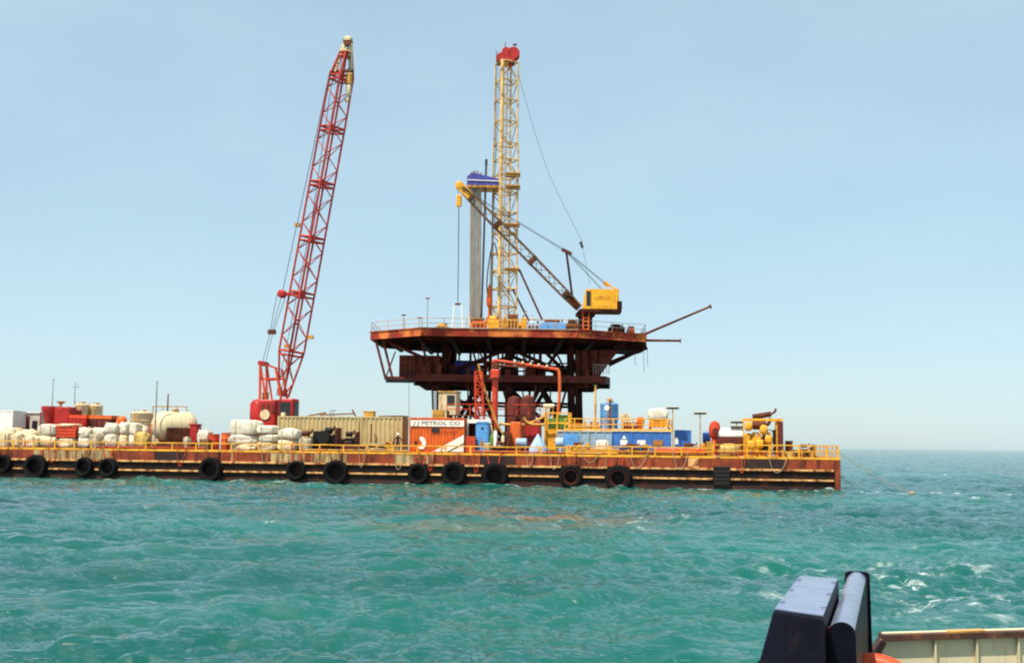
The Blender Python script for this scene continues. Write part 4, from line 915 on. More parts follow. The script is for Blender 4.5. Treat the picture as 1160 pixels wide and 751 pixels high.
for k in range(3): MB().lathe([(.36+.07*math.cos(a_), .08+.14*k+.07*math.sin(a_)) for a_ in [math.pi*2*i/8 for i in range(8)]], 20, close=True).build('loop', mt['rubber'], t, 60)
# yellow generator frame with green panel
cx, w_, h_ = slot(617, 645, 467, 6.0); t = bthing('generator_frame', 'yellow framed generator with green panel left of the upright blue tank', 'generator', cx, 6.0)
for sx in (-.48,0,.48):
    for y_ in (.1, 2.0): MB().box(sx*w_-.07, sx*w_+.07, y_-.07, y_+.07, 0, h_).build('post', mt['yellow'], t)
for zz in (h_*.58, h_*.75, h_-.05): MB().box(-w_/2, w_/2, .0, .12, zz-.06, zz+.06).build('rail', mt['yellow'], t)
MB().box(-w_*.45, w_*.1, .3, 1.8, .1, h_*.62).build('housing', mt['yellow'], t); MB().box(w_*.0, w_*.42, .2, 1.5, h_*.62, h_*.94).build('green_panel', mt['green'], t); MB().box(-w_*.36, -w_*.02, .2, 1.5, h_*.62, h_*.86).build('green_panel', mt['green'], t)
MB().box(w_*.14, w_*.45, .3, 1.8, .1, h_*.55).build('fuel_tank', mt['brown'], t)
cx, w_, h_ = slot(618, 627, 457.5, 9.5); t = bthing('hose_rack', 'cream hose rack seen above the yellow generator', 'rack', cx, 9.5)
for sx in (-1,1): MB().tube((sx*w_*.45,0,0),(sx*w_*.45,0,h_-.2),.07).build('post', mt['gold'], t)
MB().tube((-w_*.75,0,h_-.2),(w_*.6,0,h_-.2),.2,10).build('crossbar', mt['cream'], t, 40)
for k in range(4): MB().curve([(-w_*.7+.2*k,-.15,h_-.25),(-w_*.8+.2*k,-.2,h_-.9),(-w_*.72+.2*k,-.1,h_-1.4)], .05, 6).build('hose_end', mt['cream'], t, 60)
# long blue mud tank
VB = 4.0
cx, w_, h_ = slot(631, 692, 487, VB); zt_ = h_
def tank_box(label, x0, x1, ytop, v, d_, mat, name='mud_tank', n=5):
    cx, w_, h_ = slot(x0, x1, ytop, v); t = bthing(name, label, 'tank', cx, v); 
    MB().box(-w_/2, w_/2, 0, d_, .14, h_-.10).build('shell', mt[mat], t)
    MB().box(-w_/2-.06, w_/2+.06, -.09, d_+.05, h_-.10, h_).build('rim', mt['cream'], t)
    for k in range(n+1): x_ = -w_/2+w_*k/n; MB().box(max(-w_/2,x_-.06), min(w_/2,x_+.06), -.07, 0, .14, h_-.10).build('stiffener', mt[mat], t)
    for y_ in (.1, d_-.3): MB().box(-w_/2, w_/2, y_, y_+.2, 0, .14).build('runner', mt['rust'], t)
    return t, w_, h_
t, w_, h_ = tank_box('long pale blue mud tank, left half, under the yellow handrail', 631, 693, 487.5, VB, 3.2, 'paleblue', n=7)
MB().box(-w_*.38, -w_*.10, -.10, -.07, h_*.35, h_*.86).build('blue_plate', mt['blue2'], t)
t, w_, h_ = tank_box('deep blue mud tank, right half, with white and orange plates', 693.5, 760, 487.5, VB, 3.2, 'blue', n=6)
for a_, b_, m1 in ((-.36,-.24,'hat'),(-.07,.07,'hat'),(.20,.36,'inky')): MB().box(w_*a_, w_*b_, -.095, -.07, h_*.42, h_*.62).build('plate', mt[m1], t)
MB().prismy([(-w_*.33,h_*.66),(-w_*.25,h_*.66),(-w_*.30,h_*.82)], -.095, -.07).build('mark', mt['hat'], t)
# yellow handrail on the tanks
cx, w_, h_ = slot(640, 761, 474.5, VB); t = bthing('tank_walkway_rail', 'yellow handrail along the top of the blue mud tanks', 'railing', cx, VB, z=zt_)
hr = h_-zt_
for k in range(12): x_ = -w_/2+w_*k/11; MB().box(x_-.05, x_+.05, .05, .15, 0, hr).build('post', mt['yellow'], t)
for zz in (.52, 1.0): MB().box(-w_/2, w_/2, .06, .14, hr*zz-.045, hr*zz+.045).build('rail', mt['yellow'], t)
MB().box(-w_/2, w_/2, .02, .06, 0, .14).build('toe_board', mt['yellow'], t)
# things on the tanks
vz = zt_
def on_tank(name, label, cat, x0, x1, ytop, dv): cx, w_, h_ = slot(x0, x1, ytop, VB+dv); return bthing(name, label, cat, cx, VB+dv, z=vz), w_, h_-vz
t, w_, h_ = on_tank('agitator', 'orange drum shaped motor on top of the blue mud tank', 'motor', 721, 730, 472, 1.0)
MB().lathe([(w_*.5,0),(w_*.5,.1),(w_*.35,.12),(w_*.42,h_*.5),(w_*.5,h_*.55),(w_*.5,h_*.85),(w_*.25,h_)], 16).build('motor', mt['orange'], t, 40); MB().box(-w_*.5,w_*.5,-w_*.3,w_*.3,0,.08).build('base', mt['rust'], t)
t, w_, h_ = on_tank('agitator', 'small blue motor on the mud tank right of the upright blue tank', 'motor', 699, 707, 475, 1.2)
MB().lathe([(w_*.5,0),(w_*.5,.1),(w_*.38,.12),(w_*.42,h_*.8),(w_*.2,h_)], 16).build('motor', mt['paleblue'], t, 40); MB().box(-w_*.6,w_*.6,-w_*.3,w_*.3,0,.08).build('base', mt['rust'], t)
t, w_, h_ = on_tank('shale_shaker', 'yellow shaker box under the white dome cover', 'shaker', 735, 759, 472, 1.2)
MB().box(-w_/2, w_/2, 0, 1.5, h_*.25, h_*.75).build('basket', mt['yellow'], t)
for k in range(5): MB().box(-w_/2+w_*k/5+.05, -w_/2+w_*(k+1)/5-.15, -.04, 0, h_*.3, h_*.6).build('panel', mt['orange'], t)
for sx in (-.45,.45): MB().box(sx*w_-.1, sx*w_+.1, 0, 1.4, 0, h_*.25).build('foot', mt['rust'], t)
MB().beam((w_*.3,-.05,h_*.1),(w_*.44,-.05,h_*.8),.1,.1).build('brace', mt['cream'], t)
zz = vz + h_*.75
cx, w_, h_ = slot(734, 757, 460.5, VB+1.3); t = bthing('white_cover', 'puffy white sheet covering the yellow shaker box', 'cover', cx, VB+1.2, z=zz)
MB().blob((0,.8,(h_-zz)*.40), (w_,1.6,(h_-zz)*.92), 31, 3.2, .14, 24, 12).build('sheet', mt['bag'], t, 60); MB().curve([(-w_*.5,.0,.15),(0,-.1,.12),(w_*.5,0,.15)], .03, 5).build('tie_rope', mt['rope'], t)
t, w_, h_ = on_tank('pale_crate', 'pale crate on the mud tank just right of the upright blue tank', 'crate', 702, 714, 468.5, 2.0)
for k in range(5): MB().box(-w_/2, w_/2, 0, .05, h_*k/5+.02, h_*(k+1)/5-.02).build('plank', mt['cream'], t)
MB().box(-w_/2+.04, w_/2-.04, .06, .9, 0, h_-.04).build('core', mt['wood'], t)
for k, (a_, b_, yy, lb) in enumerate(((645,680,483,'orange pipe manifold on the left mud tank'),(706,722,482,'dark red pipe manifold on the right mud tank'))):
    cx, w_, h_ = slot(a_, b_, yy-5, VB+.8); t = bthing('pipe_manifold', lb, 'manifold', cx, VB+.8, z=vz)
    MB().tube((-w_/2,0,.3),(w_/2,0,.3),.14,8).build('header', mt['gold' if k == 0 else 'brown'], t, 40)
    for j_ in range(5):
        x_ = -w_*.42+w_*.21*j_; MB().tube((x_,0,0),(x_,0,.75),.09,8).build('valve_stem', mt['redor'], t, 40); MB().lathe([(.2,.72),(.2,.78)], 12, (x_,0,0)).build('handwheel', mt['red' if j_ % 2 else 'yellow'], t)
# upright blue tank behind
vtank('vertical_tank', 'upright bright blue tank rising above the mud tanks', 679.5, 700, 455.5, 8.2, 'blue2', group='upright tanks')
t = bthing('vent_pipe', 'green grey vent pipe left of the upright blue tank', 'pipe', bxp(674.5, 8, 470), 8.0); h_ = bzp(674.5, 436, 8)
MB().lathe([(.2,0),(.2,.05),(.1,.06),(.1,h_*.7),(.13,h_*.7),(.13,h_*.72),(.09,h_*.73),(.09,h_)], 10).build('tube', mt['gold'], t, 40); MB().lathe([(.14,h_-.1),(.14,h_)], 10).build('cap', mt['green'], t)
t = bthing('gauge_pipe', 'dark pipe with pale gauge in front of the upright blue tank', 'pipe', bxp(691, 7.6, 470), 7.4); h_ = bzp(691, 451, 7.4)
MB().lathe([(.15,0),(.15,.05),(.09,.06),(.09,h_)], 10).build('tube', mt['rust'], t, 40); zg = bzp(688, 462, 7.4); MB().lathe([(.22,-.16),(.24,-.14),(.24,-.08),(.05,-.06)], 14, (-.28,0,zg), 'Y').build('gauge', mt['hat'], t, 40); MB().tube((-.28,0,zg),(0,0,zg-.1),.05).build('gauge_arm', mt['rust'], t); MB().lathe([(.2,h_-.25),(.24,h_-.2),(.24,h_-.05),(.1,h_)], 12).build('breather', mt['gold'], t, 40)
# blue container right
cx, w_, h_ = slot(764, 783, 487, 4.4); t = bthing('small_container', 'small bright blue container right of the mud tanks', 'container', cx, 4.4); container(t, w_, 2.0, h_, mt['blue'], mt['blue'], pitch=.28, dep=.03)
MB().box(-w_/2+.05, -w_/2+.32, -.02, .03, h_*.45, h_*.72).build('notice', mt['hat'], t)
# low yellow machinery in front of the tanks, near the rail
for a_, b_, yt, v, sdd, lb, m1, m2 in ((643,668,500,1.5,31,'low pale yellow winch behind the rail, left of the pair','gold','yellow'),(700,735,501.5,1.6,33,'low brown pump set before the deep blue tank','brown','gold'),(766,800,501,1.6,35,'low yellow pump set below the small blue container','gold','yellow')):
    engine('deck_pump', lb, 'pump', a_, b_, yt, v, 1.2, m1, m2, sdd, 'low pump sets behind the rail', False)
cx, w_, h_ = slot(675, 690, 499, 1.6); bag(cx, w_, 1.0, h_, 1.6, 0, 'small white sack near the rail before the mud tanks', 'bag', loops=False)
# flood lights
for px, yt, v, lb in ((761.5,460,3.4,'tall flood light post beside the white dome cover'),(792.5,466,3.4,'flood light post right of the small blue container'),(834,476,3.0,'low double flood light beside the yellow diesel engine')):
    cx, _, h_ = slot(px, px+1, yt, v); t = bthing('flood_light', lb, 'flood light', cx, v, 'flood lights on posts')
    MB().lathe([(.16,0),(.16,.05),(.055,.06),(.05,h_-.2)], 8).build('pole', mt['gold'], t, 40)
    for k in ((0,1) if px > 830 else (0,)):
        MB().bevbox(-.58,.58,-.18,.14,h_-.28-.42*k,h_-.06-.42*k,.05).build('lamp_housing', mt['lamp'], t); MB().box(-.50,.50,-.20,-.18,h_-.25-.42*k,h_-.10-.42*k).build('lens', mt['glass'], t)
# red vent and white tank skid
cx, w_, h_ = slot(803.5, 816, 476.5, 2.8); t = bthing('red_ventilator', 'bright red hooded ventilator left of the white skid tank', 'ventilator', cx, 3.2)
MB().lathe([(w_*.34,0),(w_*.34,h_*.45),(w_*.28,h_*.5)], 16).build('trunk', mt['redor'], t, 40)
MB().lathe([(w_*.28,h_*.5),(w_*.5,h_*.58),(w_*.55,h_*.76),(w_*.42,h_*.94),(w_*.1,h_)], 18).build('hood', mt['redor'], t, 40)
MB().lathe([(w_*.25,-w_*.66),(w_*.28,-w_*.62),(w_*.28,-w_*.3)], 14, (w_*.05,0,h_*.72), 'Y').build('mouth', mt['brown'], t, 40)
cx, w_, h_ = slot(811, 843, 484.5, 2.6); t = bthing('skid_tank', 'white horizontal tank on a brown skid between ventilator and yellow engine', 'tank', cx, 2.6); r = .62
MB().lathe([(.05,-w_*.5),(r*.6,-w_*.49),(r*.92,-w_*.46),(r,-w_*.42),(r,w_*.42),(r*.92,w_*.46),(r*.6,w_*.49),(.05,w_*.5)], 20, (0,.8,h_-r), 'X').build('shell', mt['white'], t, 40)
MB().box(-w_/2, w_/2, .15, 1.4, .12, h_-r*1.25).build('skid_body', mt['brown'], t); MB().box(-w_/2-.1, w_/2+.1, .05, 1.5, 0, .12).build('skid_base', mt['hat'], t)
for k in range(4): MB().box(-w_*.4+w_*.25*k-.1, -w_*.4+w_*.25*k+.1, .11, .15, .3, .7).build('panel', mt['gold'], t)
cx, w_, h_ = slot(796, 805, 489, 4.2); t = bthing('blue_motor', 'small blue motor behind the red ventilator', 'motor', cx, 4.2); MB().lathe([(.4,-w_*.5),(.5,-w_*.45),(.5,w_*.4),(.3,w_*.5)], 14, (0,.5,h_-.5), 'X').build('casing', mt['blue'], t, 40); MB().box(-w_*.4,w_*.4,.1,.9,0,h_-.9).build('stand', mt['rust'], t)
# big yellow diesel
t, w_, h_ = engine('diesel_engine', 'large yellow diesel engine with long silencer near the right end', 'engine', 842, 887, 473, 2.4, 2.0, 'yellow', 'yellow', 41, None, True)
MB().tube((-w_*.25,.9,h_*1.02),(w_*.22,.9,h_*1.10),.24,12).build('silencer_pipe', mt['rust'], t, 40); MB().curve([(w_*.22,.9,h_*1.10),(w_*.32,.9,h_*1.16),(w_*.34,.9,h_*1.24)], .1, 8).build('tail_pipe', mt['rust'], t, 60)
for k, (fx, fz) in enumerate(((-.36,.78),(.02,.70),(.14,.44),(-.3,.30),(-.08,.34))):
    MB().blob((w_*fx, .25, h_*fz), (w_*.2, .5, h_*.24), 50+k, 2.6, .06).build('casing', mt['yellow'], t, 50)
MB().box(w_*.36, w_*.5, -.05, 0, .2, h_*.9).build('radiator_grille', mt['brown'], t)
# low clutter and rope at the right end
cx, w_, h_ = slot(888, 902, 503, 1.2); t = bthing('rope_coil', 'coiled mooring rope near the right end of the deck', 'rope', cx, 2.2)
for k in range(4): MB().lathe([(.5-.03*k+.06*math.cos(a_), .07+.12*k+.06*math.sin(a_)) for a_ in [math.pi*2*i/8 for i in range(8)]], 22, close=True).build('loop', mt['bagy'], t, 60)
engine('anchor_winch', 'low rusty anchor winch at the right end of the barge', 'winch', 902, 925, 502, 5, 2.0, 'gold', 'rust', 43, None, False)
# mooring lines running off into the sea
for a_, b_, lb in (((951,512),(1036,560),'slack mooring line running from the right corner into the sea'),((952,537),(972,549),'short rope trailing from the hull corner into the water')):
    p = bw(-.1, .03, (.6 if b_[0] > 1000 else bzp(952,537,0))); q_ = on_z(b_[0], b_[1], -.1)
    t = thing('mooring_line', lb, 'rope', p, 0); d = q_-p
    MB().curve([Vector((0,0,0)), d*.33+Vector((0,0,-.25)), d*.66+Vector((0,0,-.25)), d], .032, 6).build('line', mt['rope'], t, 60)
    MB().blob(d*.97, (.5,.5,.35), 9, 2, .02, 10, 6, False).build('float', mt['rope'], t, 60)

# ------------------------------------------------------------------ red crawler crane on the barge
VC = 9.0
cx = bxp(312, VC, 475); crane = bthing('crawler_crane', 'red lattice boom crawler crane standing behind the white bales', 'crane', cx, VC)
def cp(px, py, dv=0.0): p = wp(px, py, VC+dv); return Vector((p.x-cx, dv, p.z))
for sy in (-1.9, 1.9):
    tk = MB().prismy([(-3,.35),(-2.6,.05),(2.6,.05),(3,.35),(3,.75),(2.6,1.05),(-2.6,1.05),(-3,.75)], sy-.4, sy+.4).build('track', mt['black'], crane)
    for k in range(7): MB().lathe([(.3,sy-.44),(.3,sy+.44)], 12, (-2.4+.8*k,0,.45), 'Y').build('roller', mt['brown'], tk, 40)
MB().box(-1.8,1.8,-1.5,1.5,.6,1.2).build('carbody', mt['red'], crane); MB().lathe([(1.2,1.2),(1.2,1.5)], 24).build('slew_ring', mt['black'], crane, 40)
zh = 1.5; zt = cp(312, 452).z; xl, xr2 = cp(284,460).x, cp(338,460).x
MB().bevbox(xl+.3, xr2-.2, -1.5, 1.5, zh, zh+.35, .05).build('machinery_deck', mt['red'], crane)
hs = MB().bevbox(xl+1.25, cp(318,0).x if False else cp(318,460).x, -1.4, 1.4, zh+.35, zt-.1, .12).build('machinery_house', mt['red'], crane)
for k in range(3): MB().box(xl+1.7+.5*k, xl+2.0+.5*k, -1.44, -1.40, zt-1.5, zt-.5).build('louvre', mt['brown'], hs)
cw = MB().lathe([(.9,zh),(1.05,zh+.2),(1.05,zt-.5),(.8,zt-.15),(.3,zt)], 20, (xl+1.05,0,0)).build('counterweight', mt['red'], crane, 40)
cb_ = MB().bevbox(cp(321,460).x, xr2, -1.6, .3, zh+.3, zt, .12).build('cab', mt['red'], crane)
MB().box(cp(323,460).x, xr2-.25, -1.64, -1.60, zh+1.4, zt-.35).build('window', mt['glass'], cb_); MB().box(xr2, xr2+.03, -1.3, .1, zh+1.4, zt-.35).build('window', mt['glass'], cb_)
MB().lathe([(.5,-.05),(.5,.05)], 16, (cp(306,470).x,-1.45,cp(306,470).z), 'Y').build('emblem', mt['cream'], hs, 40)
tip = cp(392, 60, -1.5); foot = cp(321, 449, 0)
def lattice(parent, p0, p1, side_rot, stations, rc, rl, mat, secname='boom_section', bay=1.5):
    ax = (p1-p0); Lg = ax.length; d = ax.normalized(); a = d.cross(Vector((0,1,0))).normalized(); b_ = a.cross(d)
    c_, s_ = math.cos(side_rot), math.sin(side_rot); a, b_ = a*c_+b_*s_, b_*c_-a*s_
    def corner(s, i, j):
        for (t0,w0,h0),(t1,w1,h1) in zip(stations[:-1], stations[1:]):
            if s <= t1+1e-6: f = (s-t0)/(t1-t0); wd = w0+(w1-w0)*f; hd = h0+(h1-h0)*f; break
        return p0 + d*(s*Lg) + a*(i*wd/2) + b_*(j*hd/2)
    for (t0,_,_),(t1,_,_) in zip(stations[:-1], stations[1:]):
        ch = MB()
        for i in (-1,1):
            for j in (-1,1): ch.tube(corner(t0,i,j), corner(t1,i,j), rc, 8)
        sec = ch.build(secname, mat, parent, 50)
        n = max(1, round((t1-t0)*Lg/bay)); lc = MB(); faces = [((-1,-1),(1,-1)),((1,-1),(1,1)),((1,1),(-1,1)),((-1,1),(-1,-1))]
        for k in range(n):
            s0 = t0+(t1-t0)*k/n; s1 = t0+(t1-t0)*(k+1)/n
            for q, (u, v_) in enumerate(faces):
                if (k+q) % 2: u, v_ = v_, u
                lc.tube(corner(s0,*u), corner(s1,*v_), rl, 5, cap=False)
        lc.build('lacing', mat, sec)
        fr = MB()
        for u, v_ in faces: fr.tube(corner(t1,*u), corner(t1,*v_), rl*2.2, 6); fr.tube(corner(t1-.012,*u), corner(t1-.012,*v_), rl*2.0, 6)
        fr.build('end_frame', mat, sec)
    return corner
WB = 1.75
cn = lattice(crane, foot, tip, R(33), [(0,.9,.5),(.13,WB,WB),(.30,WB,WB),(.46,WB,WB),(.62,WB,WB),(.78,WB,WB),(.93,WB*.95,WB*.95),(1,.9,.8)], .105, .050, M('faded boom red', (.50,.040,.022), .6, rust=.4, rc=(.22,.022,.012), scale=.9, var=.4))
bd_ = (tip-foot).normalized()
# head: cream fork carrying the sheaves
hp_ = tip + bd_*1.0
for sx in (-.55,.55):
    MB().beam(cn(.945,0,0)+Vector((sx*1.55,0,0)), hp_+Vector((sx*.55,0,0)), .28, .34).build('head_fork', mt['cream'], crane)
MB().beam(cn(.945,0,0)+Vector((-1.15,0,0)), cn(.945,0,0)+Vector((1.15,0,0)), .22, .22).build('head_pin', mt['rust'], crane)
MB().beam(tip+Vector((-.45,0,.2)), tip+Vector((.45,0,.2)), .3, .5).build('head_bridge', mt['cream'], crane)
MB().lathe([(.42,-.3),(.46,-.26),(.36,-.2),(.36,.2),(.46,.26),(.42,.3)], 18, hp_+bd_*.1, 'Y').build('head_sheave', mt['rust'], crane, 40)
MB().bevbox(hp_.x-.4, hp_.x+.45, hp_.y-.35, hp_.y+.35, hp_.z+.2, hp_.z+.62, .15).build('head_guard', mt['cream'], crane)
jh = cp(395.5, 83, -1.7)
MB().tube(hp_+Vector((.05,-.2,0)), jh, .03, 6).tube(hp_+Vector((.3,-.2,0)), jh+Vector((.2,0,0)), .03, 6).build('hoist_rope', mt['wire'], crane)
MB().bevbox(jh.x-.32, jh.x+.32, jh.y-.25, jh.y+.25, jh.z-1.1, jh.z, .15).build('hook_block', mt['gold'], crane)
MB().lathe([(.12,-2.4),(.26,-2.2),(.26,-1.4),(.12,-1.1)], 12, jh).build('hook_ball', mt['cream'], crane, 40)
MB().curve([jh+Vector((0,0,-2.3)), jh+Vector((.05,0,-2.7)), jh+Vector((-.22,0,-2.95)), jh+Vector((-.35,0,-2.65))], .08, 8).build('hook', mt['gold'], crane, 60)
# gantry and pendants
g1, g2 = cp(298.5, 412), cp(316, 418)
for y_ in (-.9,.9):
    Y_ = Vector((0,y_,0))
    MB().beam(cp(298,458)+Y_, g1+Y_, .2,.2).build('gantry_leg', mt['redor'], crane); MB().beam(cp(305,456)+Y_, g1+Y_, .16,.16).build('gantry_leg', mt['redor'], crane)
    MB().beam(cp(322,452)+Y_, g2+Y_, .2,.2).build('gantry_leg', mt['redor'], crane); MB().beam(g1+Y_, g2+Y_, .1,.1).build('gantry_strut', mt['redor'], crane); MB().beam(cp(300,430)+Y_, cp(318,429)+Y_, .16,.16).build('gantry_strut', mt['redor'], crane)
MB().tube(g1+Vector((0,-1,0)), g1+Vector((0,1,0)), .25, 12).build('gantry_sheave', mt['red'], crane, 40)
br = cp(331, 333, -.8); b0, b1 = cp(319.5,333,-.8), cp(341,334,-.8)
sp = MB().beam(b0, b1, .28, .34).build('floating_spreader', mt['red'], crane)
for c_ in (b0, b1): MB().lathe([(.35,-.3),(.42,-.25),(.42,.25),(.35,.3)], 16, c_, 'Y').build('sheave', mt['red'], sp, 40)
MB().cbox(cp(308,376,-.4), (.7,.5,.45)).build('bridle_block', mt['brown'], crane)
wr = MB(); th = cn(.945,0,0)+Vector((-1.15,0,0))
for c_, e_ in ((b0, -.5),(b1,.5)): wr.tube(c_, th+Vector((0,e_,0)), .035, 5)
for k, dx in enumerate((-.5,.0,.45)): wr.tube(cp(308,376,-.4)+Vector((dx*.4,0,0)), b0+Vector((dx,0,0)), .03, 5)
for dx in (-.15,.15): wr.tube(g1+Vector((dx,0,0)), cp(308,376,-.4)+Vector((dx,0,0)), .03, 5)
wr.tube(cp(313,448), tip, .03, 5)
wr.tube(cp(314,470,-1.6), tip+Vector((-.2,-.3,0)), .03, 5)
wr.build('pendant_ropes', mt['wire'], crane)
for px, py in ((325,392),(337,255),(352,382)): MB().cbox(cp(px,py,-.6), (.5,.4,.35)).build('rope_guide', mt['gold'], crane)
MB().bevbox(cp(299,452).x, cp(304,452).x, -.6,.2, zt-.1, zt+.7, .08).build('exhaust_box', mt['gold'], crane)

# smaller gear filling the deck between the big items
def bundle(px0, px1, v, label, n, r, mat, z=0.0):
    x0_, x1_ = bxp(px0, v, 506), bxp(px1, v, 506); t = bthing('pipe_bundle', label, 'pipes', (x0_+x1_)/2, v, z=z); hl_ = (x1_-x0_)/2
    k = 0
    for row in range(3):
        for i in range(n-row): MB().tube((-hl_+random.uniform(-.15,.15), (i+row*.5)*2.05*r, r+row*1.75*r+.1), (hl_+random.uniform(-.15,.15), (i+row*.5)*2.05*r, r+row*1.75*r+.1), r, 8).build('pipe', mt[mat], t, 50)
    for sx in (-.6,.6): MB().box(sx*hl_-.08, sx*hl_+.08, -r, n*2.05*r, 0, .1).build('dunnage', mt['wood'], t)
bundle(166, 206, .9, 'rusty pipe bundle lying before the cream pressure tank', 4, .10, 'rust')
bundle(386, 412, 1.0, 'short dark pipe bundle before the long tan container', 3, .09, 'brown')
bundle(655, 700, .9, 'yellow pipe bundle lying along the rail before the mud tanks', 4, .10, 'gold')
bundle(742, 800, 1.0, 'orange pipe bundle along the rail under the small blue container', 4, .11, 'orange')
def box_crate(px0, px1, yt, v, d_, mat, label, lid=None):
    cx, w_, h_ = slot(px0, px1, yt, v); t = bthing('crate', label, 'crate', cx, v); n_ = max(3, int(h_/.22))
    for k in range(n_): MB().box(-w_/2, w_/2, 0, .05, h_*k/n_+.015, h_*(k+1)/n_-.015).build('plank', mt[mat], t)
    MB().box(-w_/2+.03, w_/2-.03, .06, d_, 0, h_-.03).build('core', mt[lid or 'wood'], t)
    for sx in (-1,1): MB().box(sx*(w_/2-.06)-.06, sx*(w_/2-.06)+.06, -.04, 0, 0, h_).build('corner_board', mt[mat], t)
box_crate(226, 236, 497, .9, .9, 'wood', 'low wooden crate below the lone pale sack')
box_crate(436, 445, 500, 1.1, .8, 'gold', 'small ochre crate left of the standing person')
box_crate(528, 538, 494, 1.6, .9, 'redor', 'red wooden crate at the right corner of the orange container')
box_crate(570, 578, 489, 3.0, .9, 'brown', 'dark crate just left of the orange switch cabinet')
box_crate(800, 809, 500, 1.2, .8, 'gold', 'low ochre crate at the foot of the red ventilator')
box_crate(890, 898, 499, 3.2, 1.0, 'rust', 'rusty crate right of the yellow diesel engine')
for i, (a_, b_, yt, v, m_, lb) in enumerate(((100,112,492,.9,'dirty','grubby sack slumped at the rail before the white bags'),(206,214,495,1.0,'dirty','grubby sack before the low hose reel'),(338,352,496,.9,'dirty','grubby sheet heap before the leftmost black engine'),(548,556,502,1.0,'dirty','grubby sack at the foot of the blue toilet'),(815,838,503,.9,'bagy','flat ochre sack at the rail before the white skid tank'))):
    cx, w_, h_ = slot(a_, b_, yt, v); bag(cx, w_, .9, h_, v, 0, lb, m_, group='grubby heaps along the rail', loops=False, cat='sack', name='sack')

# ------------------------------------------------------------------ the fixed platform behind the barge
YF = 123.0
zdk = at(560, 372.5, YF).z
def dk(px, Y): p = at(px, 372, Y); return (p.x, Y)
MP = [dk(478, YF), dk(655, YF+.3), dk(731, 127.5), dk(724, 139), dk(655, 145.5), dk(495, 145.5), dk(435, 140), dk(421, 128.5)]
pcx = sum(p[0] for p in MP)/8; PO = Vector((pcx, 134.5, 0))
plat = thing('oil_platform', 'rust brown two level offshore platform on braced steel legs', 'platform', PO)
def lo(p): p = Vector(p); return p - PO
def lxy(p): return (p[0]-PO.x, p[1]-PO.y)
mp_ = [lxy(p) for p in MP]
inner = [(x*.985, y*.985) for x, y in mp_]
dkp = MB().prism(inner, zdk-.28, zdk-.02).build('main_deck', mt['deckp'], plat)
for i in range(8):
    a_, b_ = Vector(mp_[i]+(0,)), Vector(mp_[(i+1)%8]+(0,)); d = (b_-a_).normalized()*.02
    MB().beam(a_+d+Vector((0,0,zdk-.42)), b_-d+Vector((0,0,zdk-.42)), .28, .84).build('edge_girder', mt['edge'], plat)
    MB().beam(a_+d+Vector((0,0,zdk+.03)), b_-d+Vector((0,0,zdk+.03)), .50, .09).build('kerb', mt['deckp' if i in (0,) else 'edge'], plat)
    n = max(3, int((b_-a_).length/2.2)); rl = MB()
    for k in range(n+1): c_ = a_.lerp(b_, k/n); rl.tube(c_+Vector((0,0,zdk)), c_+Vector((0,0,zdk+1.1)), .035, 5)
    for z_ in (.55,1.1): rl.tube(a_+Vector((0,0,zdk+z_)), b_+Vector((0,0,zdk+z_)), .028, 5)
    rl.build('handrail', mt['gold' if i in (0,7) else 'grey'], plat)
ys = [p[1] for p in mp_]
def span_x(y):
    xs_ = []
    for i in range(8):
        (x0,y0),(x1,y1) = mp_[i], mp_[(i+1)%8]
        if (y0-y)*(y1-y) < 0: xs_.append(x0+(x1-x0)*(y-y0)/(y1-y0))
    return min(xs_), max(xs_)
def span_y(x):
    ys_ = []
    for i in range(8):
        (x0,y0),(x1,y1) = mp_[i], mp_[(i+1)%8]
        if (x0-x)*(x1-x) < 0: ys_.append(y0+(y1-y0)*(x-x0)/(x1-x0))
    return min(ys_), max(ys_)
for y_ in (-10.5,-7.5,-4,-.5,3,6.5,10):
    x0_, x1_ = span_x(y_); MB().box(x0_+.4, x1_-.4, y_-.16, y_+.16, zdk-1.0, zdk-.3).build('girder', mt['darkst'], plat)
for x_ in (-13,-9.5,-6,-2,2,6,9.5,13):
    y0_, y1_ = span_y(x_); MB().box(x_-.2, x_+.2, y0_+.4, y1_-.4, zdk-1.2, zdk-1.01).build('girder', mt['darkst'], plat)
# lower deck
zs = at(560, 425, 128).z
SD = [at(470,425,128), at(684,425,128), at(690,425,131), at(690,425,141), at(490,425,141), at(470,425,138)]
sdl = [(p.x-PO.x, p.y-PO.y) for p in SD]
MB().prism(sdl, zs-.3, zs).build('lower_deck', mt['brown'], plat)
for i in range(6):
    a_, b_ = Vector(sdl[i]+(0,)), Vector(sdl[(i+1)%6]+(0,)); MB().beam(a_+Vector((0,0,zs-.35)), b_+Vector((0,0,zs-.35)), .25, .8).build('edge_girder', mt['brown'], plat)
for k in range(5): y_ = sdl[0][1]+1.0+2.7*k; MB().box(sdl[0][0]+.3, sdl[1][0]-.3, y_-.15, y_+.15, zs-1.25, zs-.31).build('girder', mt['darkst'], plat)
